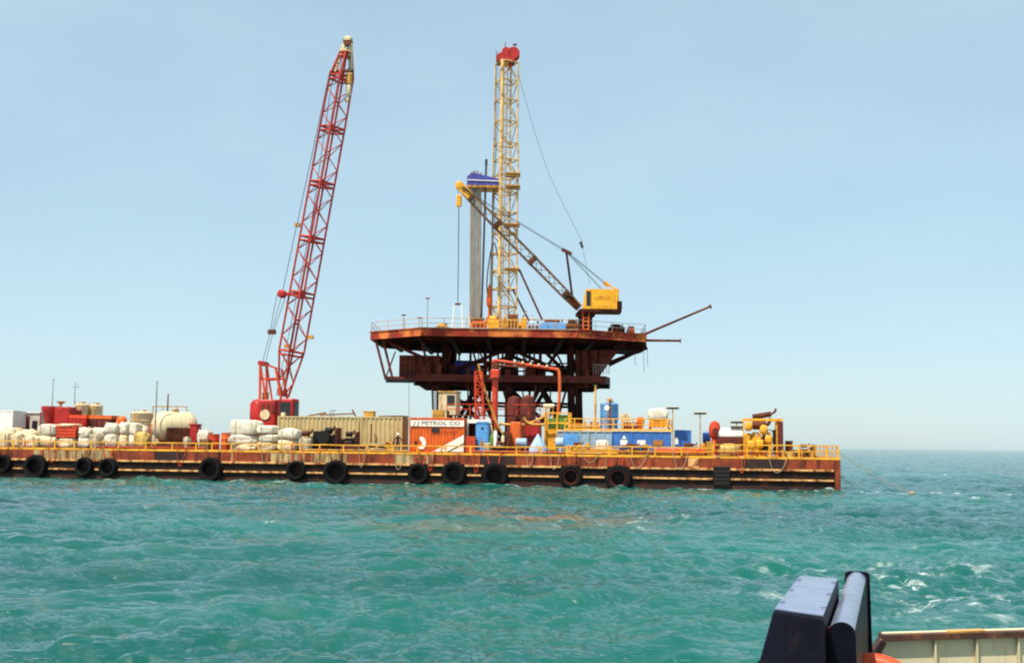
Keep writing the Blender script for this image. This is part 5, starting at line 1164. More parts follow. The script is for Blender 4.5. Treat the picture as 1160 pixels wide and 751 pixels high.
# left hanging platform
lw = [at(437,430,128), at(472,427,128), at(472,427,136), at(437,430,136)]; lwl = [(p.x-PO.x, p.y-PO.y) for p in lw]
MB().prism(lwl, zs-.55, zs-.25).build('side_landing', mt['brown'], plat)
def seg(name, p, q, r, mat='darkst', n=8, sq=False):
    m_ = MB(); (m_.beam(lo(p), lo(q), r*2, r*2) if sq else m_.tube(lo(p), lo(q), r, n)); return m_.build(name, mt[mat], plat, None if sq else 50)
for a_, b_ in (((425,383),(437,430)),((434,386),(445,430)),((477,385),(489,430))):
    for Y_ in (128.2, 133): seg('hanger', at(*a_, Y_), at(*b_, Y_), .13, 'brown', sq=True)
    ru = MB()
    for k in range(1,9): f = k/9; ru.tube(lo(at(*a_,128.2).lerp(at(*b_,128.2), f)), lo(at(*a_,133).lerp(at(*b_,133), f)), .05, 5)
    ru.build('cross_ties', mt['brown'], plat)
seg('brace', at(432,384,128.4), at(479,405,129), .20, 'brown'); seg('brace', at(479,405,129), at(515,424,130), .2)
seg('brace', at(448,398,130), at(437,428,130), .08, 'brown')
# housing hung on the left
hx0, hx1 = at(453,403,129).x-PO.x, at(499,403,129).x-PO.x; zh0, zh1 = zs-.25, at(476,402.5,129).z
hb = MB().box(hx0, hx1, 129-134.5, 133.5-134.5, zh0, zh1).build('housing', mt['brown'], plat)
for k in range(6): x_ = hx0+(hx1-hx0)*k/5; MB().box(x_-.05, x_+.05, 129-134.5-.06, 129-134.5, zh0, zh1).build('rib', mt['darkst'], hb)
MB().box(hx0+.3, hx0+1.4, 129-134.5-.05, 129-134.5, zh0+.6, zh1-.5).build('panel', mt['rust'], hb)
for k, (a_, b_, yt, Y_, mm) in enumerate(((513,541,408,131,'purple'),(500,514,412,133,'darkst'),(566,585,414,134,'brown'),(600,615,415,136,'darkst'))):
    x0_, x1_ = at(a_,yt,Y_).x-PO.x, at(b_,yt,Y_).x-PO.x; zt_ = at(a_,yt,Y_).z
    MB().lathe([(.3,x0_),((zt_-zs)*.5,x0_+.2),((zt_-zs)*.5,x1_-.2),(.3,x1_)], 14, (0,Y_-134.5,zs+(zt_-zs)*.5), 'X').build('vessel', mt['darkst' if k else 'purple'], plat, 40)
pipes = M('pipework primer', (.10,.03,.016), .7, rust=.4, rc=(.03,.012,.008))
rng_ = random.Random(4)
for k in range(7):
    px = rng_.uniform(500, 680); Y_ = rng_.uniform(129,144); y2 = rng_.uniform(404,424)
    seg('pipe', at(px,396,Y_), at(px+rng_.uniform(-2,2),426,Y_), rng_.uniform(.06,.14), 'darkst', 6)
for k in range(6):
    Y_ = rng_.uniform(128.5,140); yy = rng_.uniform(409,421); seg('pipe', at(rng_.uniform(505,560),yy,Y_), at(rng_.uniform(590,670),yy+1,Y_), .09, 'brown', 6)
for k in range(16):                      # rust red bracing, risers and cable drops between the decks
    px = rng_.uniform(502, 650); Y_ = rng_.uniform(128.6,133); dx = rng_.choice((-14,-8,0,0,8,14)); y0_ = 398; y1_ = 426
    seg('riser', at(px,y0_,Y_), at(px+dx,y1_,Y_), rng_.uniform(.07,.13), rng_.choice(('brown','rust','brown')), 6)
for k in range(12):
    px = rng_.uniform(500, 660); Y_ = rng_.uniform(128.6,132); dx = rng_.choice((-10,-5,0,5,10))
    seg('riser', at(px,437,Y_), at(px+dx,472,Y_), rng_.uniform(.07,.14), rng_.choice(('brown','rust','darkst')), 6)
for k in range(14):                      # uneven gear along the edge of the lower deck
    px = 482+15*k+rng_.uniform(-4,4); p = lo(at(px,425,128.3)); h2 = rng_.uniform(.4,1.3); w2 = rng_.uniform(.2,.6)
    MB().box(p.x-w2, p.x+w2, p.y, p.y+.8, zs, zs+h2).build('deck_fitting', mt[rng_.choice(('brown','darkst','rust'))], plat)
# right hand plating
def plate(name, pts, Y_, th, mat):
    v0 = [lo(at(a_, b_, Y_)) for a_, b_ in pts]; n = len(v0); m_ = MB()
    m_.add(v0+[v+Vector((0,th,0)) for v in v0], [tuple(range(n)), tuple(reversed(range(n,2*n)))]+[(i,n+i,n+(i+1)%n,(i+1)%n) for i in range(n)]); return m_.build(name, mt[mat], plat)
plate('wind_wall', [(652,427),(652,397),(702,396),(690,411),(679,427)], 129.5, .15, 'brown')
for a_ in (658,668,678): seg('wall_rib', at(a_,397,129.4), at(a_,426 if a_ < 675 else 424,129.4), .08, 'darkst', sq=True)
seg('brace', at(733,394,128), at(686,412.5,130), .20); seg('brace', at(727,396,140), at(690,414,140), .18)
seg('brace', at(716,393,128.3), at(713,404,128.3), .14)
for a_, b_, Y_ in ((706,392,128),(731,395,128)): pass
plate('corner_box', [(700,380),(731,380),(733,395),(722,398),(700,396)], 128.6, 6, 'darkst')
# legs and bracing down to the seabed
FR = [505, 577, 646]; BK = [512, 578, 655]
zmid = zs-1.2; zlow = 3.0
def vleg(px, Y_, r, batter):
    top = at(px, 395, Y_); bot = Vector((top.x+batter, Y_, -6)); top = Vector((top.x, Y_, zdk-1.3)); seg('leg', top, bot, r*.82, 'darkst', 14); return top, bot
LG = {}
for i, px in enumerate(FR): LG['f',i] = vleg(px, 129, .52, (-.5,0,.5)[i])
for i, px in enumerate(BK): LG['b',i] = vleg(px, 140, .52, (-.5,0,.5)[i])
def lpnt(k, z): t_, b_ = LG[k]; f = (t_.z-z)/(t_.z-b_.z); return t_.lerp(b_, f)
for row in 'fb':
    for i in range(2):
        A, B = (row,i), (row,i+1)
        seg('brace', lpnt(A,zdk-1.6), lpnt(B,zs+.1), .22) if i == 1 else seg('brace', lpnt(A,zs+.1), lpnt(B,zdk-1.6), .22)
        mid = (lpnt(A,zmid)+lpnt(B,zmid))/2
        seg('brace', mid, lpnt(A,zlow), .26); seg('brace', mid, lpnt(B,zlow), .26)
        seg('brace', lpnt(A,zmid), lpnt(B,zlow), .20); seg('brace', lpnt(A,zlow), lpnt(B,zlow), .26)
        seg('brace', lpnt(A,zmid-1.7), lpnt(B,zmid-1.9), .16)
for i in range(3):
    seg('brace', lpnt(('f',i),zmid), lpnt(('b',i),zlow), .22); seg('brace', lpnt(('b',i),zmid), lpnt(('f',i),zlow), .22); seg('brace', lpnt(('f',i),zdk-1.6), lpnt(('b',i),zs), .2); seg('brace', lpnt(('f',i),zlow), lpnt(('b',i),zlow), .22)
seg('brace', at(618,399,129), at(643,424,129), .22); seg('brace', at(632,399,130), at(612,424,130), .18); seg('brace', at(612,398,131), at(612,424,131), .2, 'brown'); seg('brace', at(484,404,131), at(520,426,131), .2)
for px in (496, 533, 549, 555, 600, 655): seg('conductor', at(px,396,134), at(px,470,134), .15, 'darkst', 10)
for px in (489.5, 496): seg('stair_stringer', at(px,436,129), at(px+1,468,129), .1, 'brown', 6)
st_ = MB()
for k in range(12): st_.tube(lo(at(489.8,438+2.4*k,129)), lo(at(496.3,438+2.4*k,129)), .06, 5)
st_.build('stair_treads', mt['brown'], plat)
rr = MB()
for k in range(7): p = lo(at(672+3*k,424,128.3)); rr.tube(p, p+Vector((0,0,1.1)), .04, 5)
rr.tube(lo(at(672,424,128.3))+Vector((0,0,1.1)), lo(at(690,424,128.3))+Vector((0,0,1.1)), .04, 5); rr.build('handrail', mt['grey'], plat)
# hanging wires
for a_, y0_, y1_ in ((463,432,500),(729,395,422),(733,394,415),(719,396,414),(664,427,446)):
    MB().tube(lo(at(a_,y0_,128)), lo(at(a_+.8,y1_,128)), .024, 5).build('hanging_wire', mt['wire'], plat)
# poles out to the right
for a_, b_, lb in (((727,380),(805,347),'long pole slanting up and out from the right corner of the platform'),((723,385.5),(771,386),'shorter level pole sticking out of the right corner of the platform')):
    p, q_ = at(*a_,127.8), at(*b_,127.8); t = thing('burner_boom', lb, 'boom', p); d = q_-p
    MB().tube((0,0,0), d, .16, 8, .13).build('tube', mt['rust'], t, 50); MB().tube(d*.985, d*1.005, .24, 10).build('tip', mt['rust'], t, 50); MB().tube(d*0, d*.03, .28, 10).build('socket', mt['darkst'], t, 50)

def pthing(name, label, cat, px, Y_, group=None, z=None): p = at(px, 370, Y_); return thing(name, label, cat, (p.x, Y_, zdk-.02 if z is None else z), 0, group)
def pz(px, py, Y_): return at(px, py, Y_).z - (zdk-.02)
def pw(px0, px1, Y_): return (px1-px0)/FPX*Y_
# ---- drilling mast
YM = 133.0
mcx = at(570.5, 365, YM).x; mast = pthing('drilling_mast', 'tall yellow lattice drilling mast with red crown on the platform', 'mast', 570.5, YM)
htop = pz(574, 72, YM); half = 1.10; ra = R(25)
mc = [(half*(math.cos(ra)*i - math.sin(ra)*j), half*(math.sin(ra)*i + math.cos(ra)*j)) for i, j in ((-1,-1),(1,-1),(1,1),(-1,1))]
secs = [1.5, htop*.30, htop*.52, htop*.70, htop*.86, htop]
mtop = M('mast yellow', (.74,.49,.17), .55, rust=.42, rc=(.34,.13,.03), scale=.8)
for q in range(5):
    z0, z1 = secs[q], secs[q+1]; kk = 1.0 if q < 3 else .93
    ch = MB()
    for i, (x_, y_) in enumerate(mc): ch.tube((x_*kk,y_*kk,z0), (x_*kk,y_*kk,z1), .23 if i == 0 else .11, 8)
    s_ = ch.build('mast_section', mtop, mast, 50)
    n = max(2, round((z1-z0)/2.25)); lc = MB(); fr = MB()
    for k in range(n):
        a0, a1 = z0+(z1-z0)*k/n, z0+(z1-z0)*(k+1)/n
        for i in range(4):
            p, r_2 = mc[i], mc[(i+1)%4]
            if (k+i) % 2: p, r_2 = r_2, p
            if i != 3: lc.tube((p[0]*kk,p[1]*kk,a0), (r_2[0]*kk,r_2[1]*kk,a1), .06, 5)
            fr.tube((p[0]*kk,p[1]*kk,a1), (r_2[0]*kk,r_2[1]*kk,a1), .09, 5)
        c1 = mc[1]; c2 = mc[2]
        fr.beam((c1[0]*kk*.3,c1[1]*kk,a1), (c2[0]*kk*1.1,c2[1]*kk*.5,a1+.12), .30, .10)
    lc.build('lacing', mtop, s_); fr.build('girts', mtop, s_)['kind'] = 'stuff'
lad = MB()
for s in (-.18,.18): lad.tube((mc[0][0]+.5+s,mc[0][1]-.1,0), (mc[0][0]+.5+s,mc[0][1]-.1,htop), .03, 5)
for k in range(int(htop/.5)): lad.tube((mc[0][0]+.32,mc[0][1]-.1,k*.5+.3), (mc[0][0]+.68,mc[0][1]-.1,k*.5+.3), .025, 4)
lad.build('ladder', mt['gold'], mast)
# crown
cr = MB().box(-1.25,.95,-.9,.9,htop,htop+.55).build('crown_block', mt['red'], mast)
MB().prismy([(-1.3,htop+.55),(.2,htop+.55),(.2,htop+1.4),(-1.0,htop+1.0)], -.7,.7).build('crown_frame', mt['red'], cr)
MB().lathe([(.72,-.55),(.78,-.5),(.62,-.4),(.62,.4),(.78,.5),(.72,.55)], 20, (.75,0,htop+1.1), 'Y').build('crown_sheave', mt['red'], cr, 40)
MB().lathe([(.45,-.5),(.5,-.45),(.5,.45),(.45,.5)], 16, (-.1,0,htop+1.35), 'Y').build('crown_sheave', mt['red'], cr, 40)
MB().box(.1,.5,-.3,.3,htop-.8,htop).build('crown_hanger', mt['red'], cr)
cw_ = MB()
for a_, b_ in ((-.2,2.6),(.9,2.3),(-1.25,1.5)): cw_.tube((a_,0,htop+.5), (a_,0,htop+b_), .05, 5)
cw_.cbox((.95,0,htop+2.3),(.5,.2,.15)); cw_.build('beacon_poles', mt['rust'], cr)
# side platforms on the mast
for yy in (198, 212, 255, 305): 
    z_ = pz(573, yy, YM); MB().box(.0,1.75,-1.3,1.0,z_-.12,z_).build('side_platform', mt['gold'], mast)
# racking board with violet sheet
zr = pz(548, 213, YM); xl_, xr3 = at(530,210,YM).x-mcx, at(565,210,YM).x-mcx
rb = MB().box(xl_, xr3, -1.6, 1.3, zr-.25, zr-.05).build('racking_board', mt['gold'], mast)
for k in range(5): MB().box(xl_+.15+(xr3-xl_)*k/5, xl_+.3+(xr3-xl_)*k/5, -1.9, -1.6, zr-.4, zr-.05).build('finger', mt['gold'], rb)
MB().prismy([(xl_,zr-.05),(xr3,zr-.05),(xr3,zr+.75),(xr3*.4+xl_*.6,zr+1.25),(xl_+.5,zr+1.45),(xl_,zr+1.0)], -1.62,-1.5).build('wind_sheet', mt['purple'], rb)
MB().box(xl_-.05,xl_+.05,-1.5,1.3,zr-.05,zr+1.1).build('wind_sheet', mt['purple'], rb)
MB().box(xl_+.05,xr3,1.2,1.3,zr-.05,zr+1.0).build('wind_sheet', mt['purple'], rb)
MB().tube((xl_,-1.66,zr+.55),(xr3,-1.66,zr+.45),.06,6).build('lower_rail', mt['hat'], rb)
# substructure at the foot
for x_, y_ in mc: MB().beam((x_,y_,1.5),(x_*1.5,y_*1.5,0),.22,.22).build('base_leg', mt['cream'], mast)
MB().box(-1.9,1.9,-1.6,1.6,1.35,1.5).build('base_frame', mt['gold'], mast)
for a_, b_ in (((588,305),(614.5,363)),((581,328),(599.5,364))):
    p, q_ = at(*a_,YM), at(*b_,YM+.5); MB().tube(p-mast.location, q_-mast.location, .13, 8).build('back_stay', mt['rust'], mast, 50)
rp_ = MB()
for dx in (-1.30,-1.1): rp_.tube((dx,-.6,htop-.5),(dx-.3,-.6,1.0),.03,5)
rp_.tube((.1,-.2,htop),(-.15,-.2,pz(560,330,YM)),.035,5); rp_.build('drilling_lines', mt['wire'], mast)
# travelling gear low in the mast
t0 = at(554.5,338,YM-1.5); tb = thing('travelling_block', 'orange travelling block and hook hanging low left of the mast', 'block', (t0.x, YM-1.5, zdk+1.1))
hb_ = pz(554,322,YM-1.5)-1.1
MB().lathe([(.12,0),(.42,.5),(.42,.9),(.15,1.3),(.15,2.2),(.30,2.4),(.38,3.0),(.2,hb_*.92),(.05,hb_)], 12).build('body', mt['orange'], tb, 40)
MB().tube((0,0,hb_),(.9,.6,htop-2.2),.03,5).build('line', mt['wire'], tb); MB().lathe([(.25,-1.1),(.5,-.9),(.45,-.3),(.12,0)], 12).build('swivel', mt['yellow2'], tb, 40)
# drill pipe stands
rg = random.Random(9)
for k in range(11):
    px = 534 + 11*(k % 6)/5.0 + rg.uniform(-.4,.4); Y_ = YM-1.0+.5*(k//6); b_ = at(px-1.3, 362, Y_)
    ht_ = pz(px, 196+rg.uniform(-3,4), Y_); t = thing('drill_pipe', 'grey drill pipe stand racked upright under the violet sheet', 'pipe', (b_.x, Y_, zdk-.02), 0, 'drill pipes racked beside the mast')
    d = at(px, 200, Y_)-at(px-1.3,362,Y_); dx = d.x*ht_/d.z
    MB().tube((0,0,0),(dx,0,ht_), .115, 8).build('tube', mt['pipe'], t, 50); MB().tube((0,0,0),(0,0,.5),.145,8).build('tool_joint', mt['pipe'], t, 50)
px = 547; Y_ = YM-1.3; b_ = at(545,362,Y_); ht_ = pz(547,181,Y_); t = thing('drill_pipe', 'darker taller drill pipe standing above the violet sheet', 'pipe', (b_.x, Y_, zdk-.02), 0, 'drill pipes racked beside the mast')
MB().tube((0,0,0),(.35,0,ht_),.13,8).build('tube', mt['wire'], t, 50); MB().tube((.345,0,ht_-.6),(.35,0,ht_+.02),.17,8).build('tool_joint', mt['wire'], t, 50)
# guy line from the mast head to the right
p, q_ = at(588,88,YM), at(660,275,YM-4); t = thing('guy_line', 'thin line sagging from mast head down to a small dark weight', 'rope', q_); d = p-q_
MB().curve([Vector((0,0,0)), d*.5+Vector((-.5,0,-.9)), d], .022, 5).build('line', mt['wire'], t, 60); MB().tube((0,0,-.6),(-.25,0,.1),.16,8).build('weight', mt['wire'], t); MB().tube((0,0,-.5),at(668,322,YM-4)-q_,.018,5).build('tail', mt['wire'], t)
# rig floor gear round the mast foot
rf = random.Random(5)
MB().curve([(-1.2,-1.0,1.5),(-2.0,-1.2,6),(-1.3,-1.0,11),(-.6,-.8,8.5)], .07, 7, 6).build('rotary_hose', mt['black'], mast, 60)
for k in range(7):
    x_ = -3.4+1.15*k; h2 = rf.uniform(.9,2.4); MB().bevbox(x_-.32, x_+.32, -2.6, -1.8, 0, h2, .06).build('rig_floor_unit', mt[rf.choice(['orange','yellow','cream','redor','gold','rust'])], mast)
for k in range(6):
    x_ = -3.6+1.35*k; MB().tube((x_,-2.9,0),(x_+rf.uniform(-.5,.5),-2.7,rf.uniform(1.6,3.4)),.07,6).build('rig_floor_pipe', mt[rf.choice(['cream','gold','rust'])], mast, 50)
MB().tube((-3.9,-3.0,1.15),(4.2,-3.0,1.15),.06,6).build('rig_floor_rail', mt['yellow'], mast)
MB().lathe([(.5,-.8),(.75,-.75),(.35,-.6),(.35,.6),(.75,.75),(.5,.8)], 16, (2.3,-1.4,1.3), 'X').build('winch_drum', mt['gold'], mast, 40)
MB().beam((1.2,-1.5,0),(2.6,-1.2,3.0),.16,.16).build('raker', mt['cream'], mast); MB().beam((-.6,-1.8,0),(-1.2,-1.2,3.4),.16,.16).build('raker', mt['cream'], mast)
# ---- deck clutter
for i, (a_, b_, yt, Y_, d_, mm, nm, lb, ct) in enumerate((
    (613,641,360.5,127,3,'blue2','tank','pale blue tank unit on the platform deck right of the mast','tank'),
    (597,612,362.5,128,2.4,'tarp','pump','small blue grey pump box beside the mast stays','pump'),
    (534,550,359,127,2.5,'orange','drawworks','orange drawworks at the foot of the racked pipes','winch'),
    (552,566,357,126.5,2,'yellow','rotary','yellow rotary drive at the mast foot','machine'),
    (574,588,355,127,2.4,'gold','hydraulic_unit','dull yellow hydraulic unit right of the mast foot','machine'),
    (494,507,365.5,127,2,'gold','tool_box','low ochre tool box left of the hanging basket','box'),
    (642,655,361,127.5,2,'rust','motor_unit','rusty motor unit just left of the yellow crane','motor'),
    (690,708,366.5,128.5,2,'darkst','stores_box','dark stores box on the deck right of the crane','box'),
    (711,719,369,128.5,1.4,'orange','valve_set','small orange valve set near the right corner of the platform','valve'))):
    cxp = (a_+b_)/2; w_ = pw(a_,b_,Y_); h_ = pz(cxp,yt,Y_); t = pthing(nm, lb, ct, cxp, Y_)
    MB().bevbox(-w_*.5, w_*.5, 0, d_, .12, h_*.72, .06).build('case', mt[mm], t); MB().box(-w_*.48, w_*.48, .1, d_-.1, 0, .12).build('skid', mt['rust'], t)
    MB().lathe([(h_*.14,-w_*.36),(h_*.19,-w_*.32),(h_*.19,w_*.2),(h_*.1,w_*.28)], 12, (0,d_*.4,h_*.82), 'X').build('drum', mt[mm if i % 2 else 'rust'], t, 40)
    for k in range(3): MB().box(-w_*.4+w_*.28*k, -w_*.4+w_*.28*k+w_*.18, -.04, 0, h_*.22, h_*.6).build('panel', mt['rust' if i % 3 else mm], t)
    MB().tube((w_*.36,d_*.3,h_*.7),(w_*.36,d_*.3,h_*1.0),.09,8).build('stack', mt['rust'], t, 40)
for px, yt, lb in ((457,357,'thin lamp post at the left side of the platform'),(484,338,'tall thin aerial above the left platform edge'),(475,360,'short post at the front left corner of the platform')):
    t = pthing('deck_post', lb, 'post', px, 127.5, 'thin posts on the platform edge'); h_ = pz(px,yt,127.5); MB().tube((0,0,0),(0,0,h_),.045,6).build('pole', mt['grey'], t); MB().cbox((0,0,h_),(.5,.12,.14)).build('head', mt['rust'], t)

# ---- yellow pedestal crane
YC = 127.5
pc = pthing('pedestal_crane', 'yellow pedestal crane with long dark boom pointing left on the platform', 'crane', 663, YC)
def pp(px, py, dy=0.0): return at(px, py, YC+dy) - pc.location
zb = pp(665,355).z
MB().lathe([(1.0,0),(.95,.2),(.80,.3),(.80,zb-.5),(1.1,zb-.35),(1.1,zb)], 20).build('pedestal', mt['darkst'], pc, 40)
lc_ = MB()
for s in (-.3,.3): lc_.box(s-.07,s+.07,-1.05,-.93,.3,zb+.6)
for k in range(6): lc_.box(-.23,.23,-1.03,-.95,.4+.42*k,.5+.42*k)
lc_.build('ladder', mt['orange'], pc)
cl, crr = pp(660,340).x, pp(701,340).x; z0, z1 = pp(680,351.5).z, pp(680,329).z
MB().prismy([(pp(653,350).x,z0-.35),(pp(703,352).x,z0-.35),(pp(703,352).x,z0),(pp(656,350).x,z0)], -1.3, 1.3).build('turntable', mt['darkst'], pc)
MB().box(pp(698,350).x, pp(703.5,350).x, -1.2,1.2, z0, z0+.9).build('counterweight', mt['darkst'], pc)
hz_ = MB().box(pp(669,340).x, pp(699,340).x, -1.15, 1.15, z0+.002, z1).build('machinery_house', mt['yellow2'], pc)
textmesh('LEBUS', .55, M('faint cab lettering', (.52,.20,.012), .6, var=.2), hz_, ((pp(669,340).x+pp(697,340).x)/2-.2,-1.162,(z0+z1)/2+.1), width=1.7, bold=.01)
for xq in (691,695): MB().box(pp(xq,340).x-.05, pp(xq,340).x+.05, -1.19, -1.15, z0+.1, z1-.1).build('rib', mt['yellow2'], hz_)
for k, xq in enumerate((677,684,688)): MB().box(pp(xq,350).x-.12, pp(xq,350).x+.12, -1.18, -1.15, z0+.15, z0+.5).build('louvre', mt['yellow'], hz_)
cbx = [(pp(659,0).x if False else pp(659.5,348).x,z0+.002),(pp(668.8,348).x,z0+.002),(pp(668.8,330).x,z1),(pp(663,330).x,z1-.05)]
cab_ = MB().prismy(cbx, -1.2, .6).build('cab', mt['yellow2'], pc)
MB().box(pp(663.5,340).x, pp(668.2,340).x, -1.23, -1.20, z0+.35, z1-.25).build('window', mt['glass'], cab_)
bf_, bt_ = pp(656,349), pp(524,214)
boomm = M('boom dark yellow', (.16,.085,.03), .6, rust=.5, rc=(.05,.02,.012))
cnr = lattice(pc, bf_, bt_, R(15), [(0,.7,.4),(.12,.85,.75),(.40,.95,.95),(.70,.95,.95),(.93,.85,.8),(1,.6,.5)], .075, .034, boomm, bay=1.1)
bdd = (bt_-bf_).normalized()
MB().beam(bf_, bf_.lerp(bt_,.13), .55, .5).build('boom_butt', mt['darkst'], pc)
for f_ in (.40,.70): MB().cbox(bf_.lerp(bt_,f_), (1.15,1.1,.45), 0, math.atan2(bdd.z,-bdd.x)+math.pi/2).build('joint_plate', mt['rust'], pc)
MB().beam(bf_.lerp(bt_,.93), bt_+bdd*.7, .55, .9).build('boom_head', mt['yellow'], pc)
MB().lathe([(.4,-.3),(.48,-.26),(.48,.26),(.4,.3)], 16, bt_+bdd*.5, 'Y').build('head_sheave', mt['yellow'], pc, 40)
gt = pp(641.5,285)
MB().beam(pp(650,349), gt, .24, .24).build('gantry_mast', mt['darkst'], pc); MB().beam(gt+Vector((-.5,0,.25)), gt+Vector((.6,0,-.3)), .4, .35).build('gantry_head', mt['rust'], pc)
rp2 = MB()
for y_ in (-.35,.35):
    Y_ = Vector((0,y_,0)); rp2.tube(bt_+Y_, gt+Y_, .03, 5); rp2.tube(gt+Y_, pp(689,324)+Y_, .03, 5); rp2.tube(gt+Y_, pp(684,330)+Y_, .025, 5)
rp2.build('luffing_ropes', mt['wire'], pc)
MB().beam(pp(686,321), pp(702,330), .16, .16).build('back_arm', mt['yellow2'], pc); MB().cbox(pp(687,322), (.7,.5,.4), 0, R(35)).build('back_sheave', mt['yellow2'], pc)
MB().beam(pp(700,330), pp(700.5,345), .14, .14).build('back_post', mt['yellow2'], pc)
hk = pp(520,226); hb2 = MB().bevbox(hk.x-.3, hk.x+.3, hk.y-.25, hk.y+.25, hk.z-.8, hk.z+.5, .12).build('hook_block', mt['yellow'], pc)
MB().tube(bt_+bdd*.5+Vector((-.3,0,0)), hk+Vector((0,0,.5)), .03, 5).tube(hk+Vector((0,0,-.8)), pp(518.8,342), .05, 5).build('hoist_rope', mt['wire'], pc)
bk = pp(518.8,343)+pc.location; t = thing('lifting_basket', 'pale sling and basket hanging from the yellow crane hook over the deck', 'basket', (bk.x, bk.y, zdk))
hh = bk.z-zdk
MB().lathe([(.42,hh-.22),(.46,hh-.15),(.1,hh)], 12).build('spreader_ring', mt['rust'], t, 40)
for sx in (-.62,.62):
    for sy in (-.5,.5): MB().tube((sx*.6,sy*.6,hh-.2),(sx,sy,.35),.05,5).build('sling', mt['hat'], t)
MB().box(-.75,.75,-.6,.6,0,.5).build('basket', mt['cream'], t)

# ------------------------------------------------------------------ the boat the picture is taken from
boat = thing('workboat', 'stern of a workboat with cream bulwark, black towing block and roller at lower right', 'boat', (0,0,0))
YS = 9.0
def bz_(px, py, Y_): return at(px, py, Y_)
MB().prism([(-3.2,-9),(5.4,-9),(5.4,9.12),(-3.2,9.12)], -.9, 1.15).build('hull', mt['navy'], boat)
MB().box(-3.1,5.3,-9,9.0,1.151,1.19).build('deck', mt['boatdeck'], boat)
zc0, zc1 = at(1000,721.5,YS).z, at(1160,717,YS).z
xl0 = at(1000.5,719,YS).x; xl1 = at(990,742,YS).x; zl1 = at(990,742,YS).z
sl = (xl0-xl1)/(zc0-zl1); zd = 1.19; xb0_ = xl0 - sl*(zc0-zd); XR = 5.36
zR = zc1 + (zc1-zc0)*(XR-at(1160,713.5,YS).x)/(at(1160,713.5,YS).x-xl0)
bwk = MB().prismy([(xb0_,zd),(XR,zd),(XR,zR),(xl0,zc0)], YS, YS+.05).build('bulwark', mt['bulw'], boat)
xs_ = [at(1058,740,YS).x, at(1105,740,YS).x]; stp = xs_[1]-xs_[0]
k = 0
while xs_[0]+stp*k < XR:
    x_ = xs_[0]+stp*k; zt_ = zc0+(zR-zc0)*(x_-xl0)/(XR-xl0)
    MB().prismy([(x_-.009,zd),(x_+.009,zd),(x_+.006,zt_-.03),(x_-.006,zt_-.03)], YS-.04, YS).build('stiffener', mt['bulw'], bwk); k += 1
dd = Vector((XR-xl0,0,zR-zc0))
MB().beam((xl0-.01,YS+.02,zc0), (XR,YS+.02,zR), .15, .045).build('cap_rail', mt['caprust'], boat)
MB().beam((xl0-.012,YS+.0,zc0-.02), (xb0_,YS+.0,zd), .12, .045).build('end_cap', mt['caprust'], boat)
MB().tube((xl0,YS+.03,zc0+.024), (XR,YS+.03,zR+.024), .012, 8).build('top_bead', mt['bulw'], boat, 50)
for sx, x_ in ((1,5.33),(-1,-3.17)): MB().box(x_-.03, x_+.03, -9, YS-.1, 1.19, 1.7 if sx < 0 else 2.1).build('side_bulwark', mt['bulw'], boat)
# black towing block: flat top running away from the viewer
def top_at(px, py, Y_): return at(px, py, Y_)
zt1 = at(876,692,6.2).z
A = on_z(876,691.5,zt1); B = on_z(933,700,zt1); C = on_z(950,656,zt1); D = on_z(906,652.5,zt1)
fl_ = (A-B).normalized()*.16
base = [Vector((A.x-.50,A.y-.06,1.19)), Vector((B.x+.0,B.y-.02,1.19)), Vector((C.x+.02,C.y+.04,1.19)), Vector((D.x-.14,D.y+.04,1.19))]
def solid(name, bot, top, bev, mat, parent):
    me_ = bpy.data.meshes.new(name); m_ = MB().add(bot+top, [(3,2,1,0),(4,5,6,7)]+[(i,(i+1)%4,4+(i+1)%4,4+i) for i in range(4)])
    me_.from_pydata(m_.v, [], m_.f); me_.materials.append(mt[mat]); o = bpy.data.objects.new(name, me_); col.objects.link(o); o.parent = parent
    bvm = o.modifiers.new('b', 'BEVEL'); bvm.width = bev; bvm.segments = 3; me_.shade_smooth(); me_.set_sharp_from_angle(angle=R(40)); return o
blk = solid('towing_block', base, [A,B,C,D], .012, 'navy', boat)
# rounded roller beam beside it
P0 = at(953.5,705,6.2); P1 = on_z(970.5,648,P0.z)
dr = (P1-P0).normalized(); sd_ = dr.cross(Vector((0,0,1))).normalized(); rw = 15/FPX*6.2
prof = [(-rw,-1.0)] + [(-rw*math.cos(a_), rw*math.sin(a_)) for a_ in [math.pi*k/14 for k in range(15)]] + [(rw,-1.0)]
cz = P0.z - rw; n_ = len(prof); vs_ = []
for c_ in (P0, P1):
    for a_, b_ in prof: vs_.append(Vector((c_.x,c_.y,cz)) + sd_*(a_*(1 if b_ > -.5 else 1.12)) + Vector((0,0,b_ if b_ > -.5 else 1.19-cz)))
MB().add(vs_, [tuple(reversed(range(n_))), tuple(range(n_,2*n_))]+[(i,i+1,n_+i+1,n_+i) for i in range(n_-1)]).build('roller_beam', mt['navy'], boat, 50)
e0 = Vector((P1.x,P1.y,0)); hw_ = rw*1.22; ep = [(-hw_*1.1,1.19-cz),(hw_*1.35,1.19-cz)] + [(hw_*1.05-.03+.03*math.cos(a_), rw*.62+.03*math.sin(a_)) for a_ in (0,.5,1.0,1.57)] + [(-hw_+.03-.03*math.sin(a_), rw*.62+.03*math.cos(a_)) for a_ in (0,.5,1.0,1.57)]
n_ = len(ep); v0 = [e0+sd_*a_+Vector((0,0,cz+b_)) for a_, b_ in ep]
MB().add([v-dr*.0 for v in v0]+[v+dr*.06 for v in v0], [tuple(range(n_)), tuple(reversed(range(n_,2*n_)))]+[(i,n_+i,n_+(i+1)%n_,(i+1)%n_) for i in range(n_)]).build('end_plate', mt['navy'], boat)
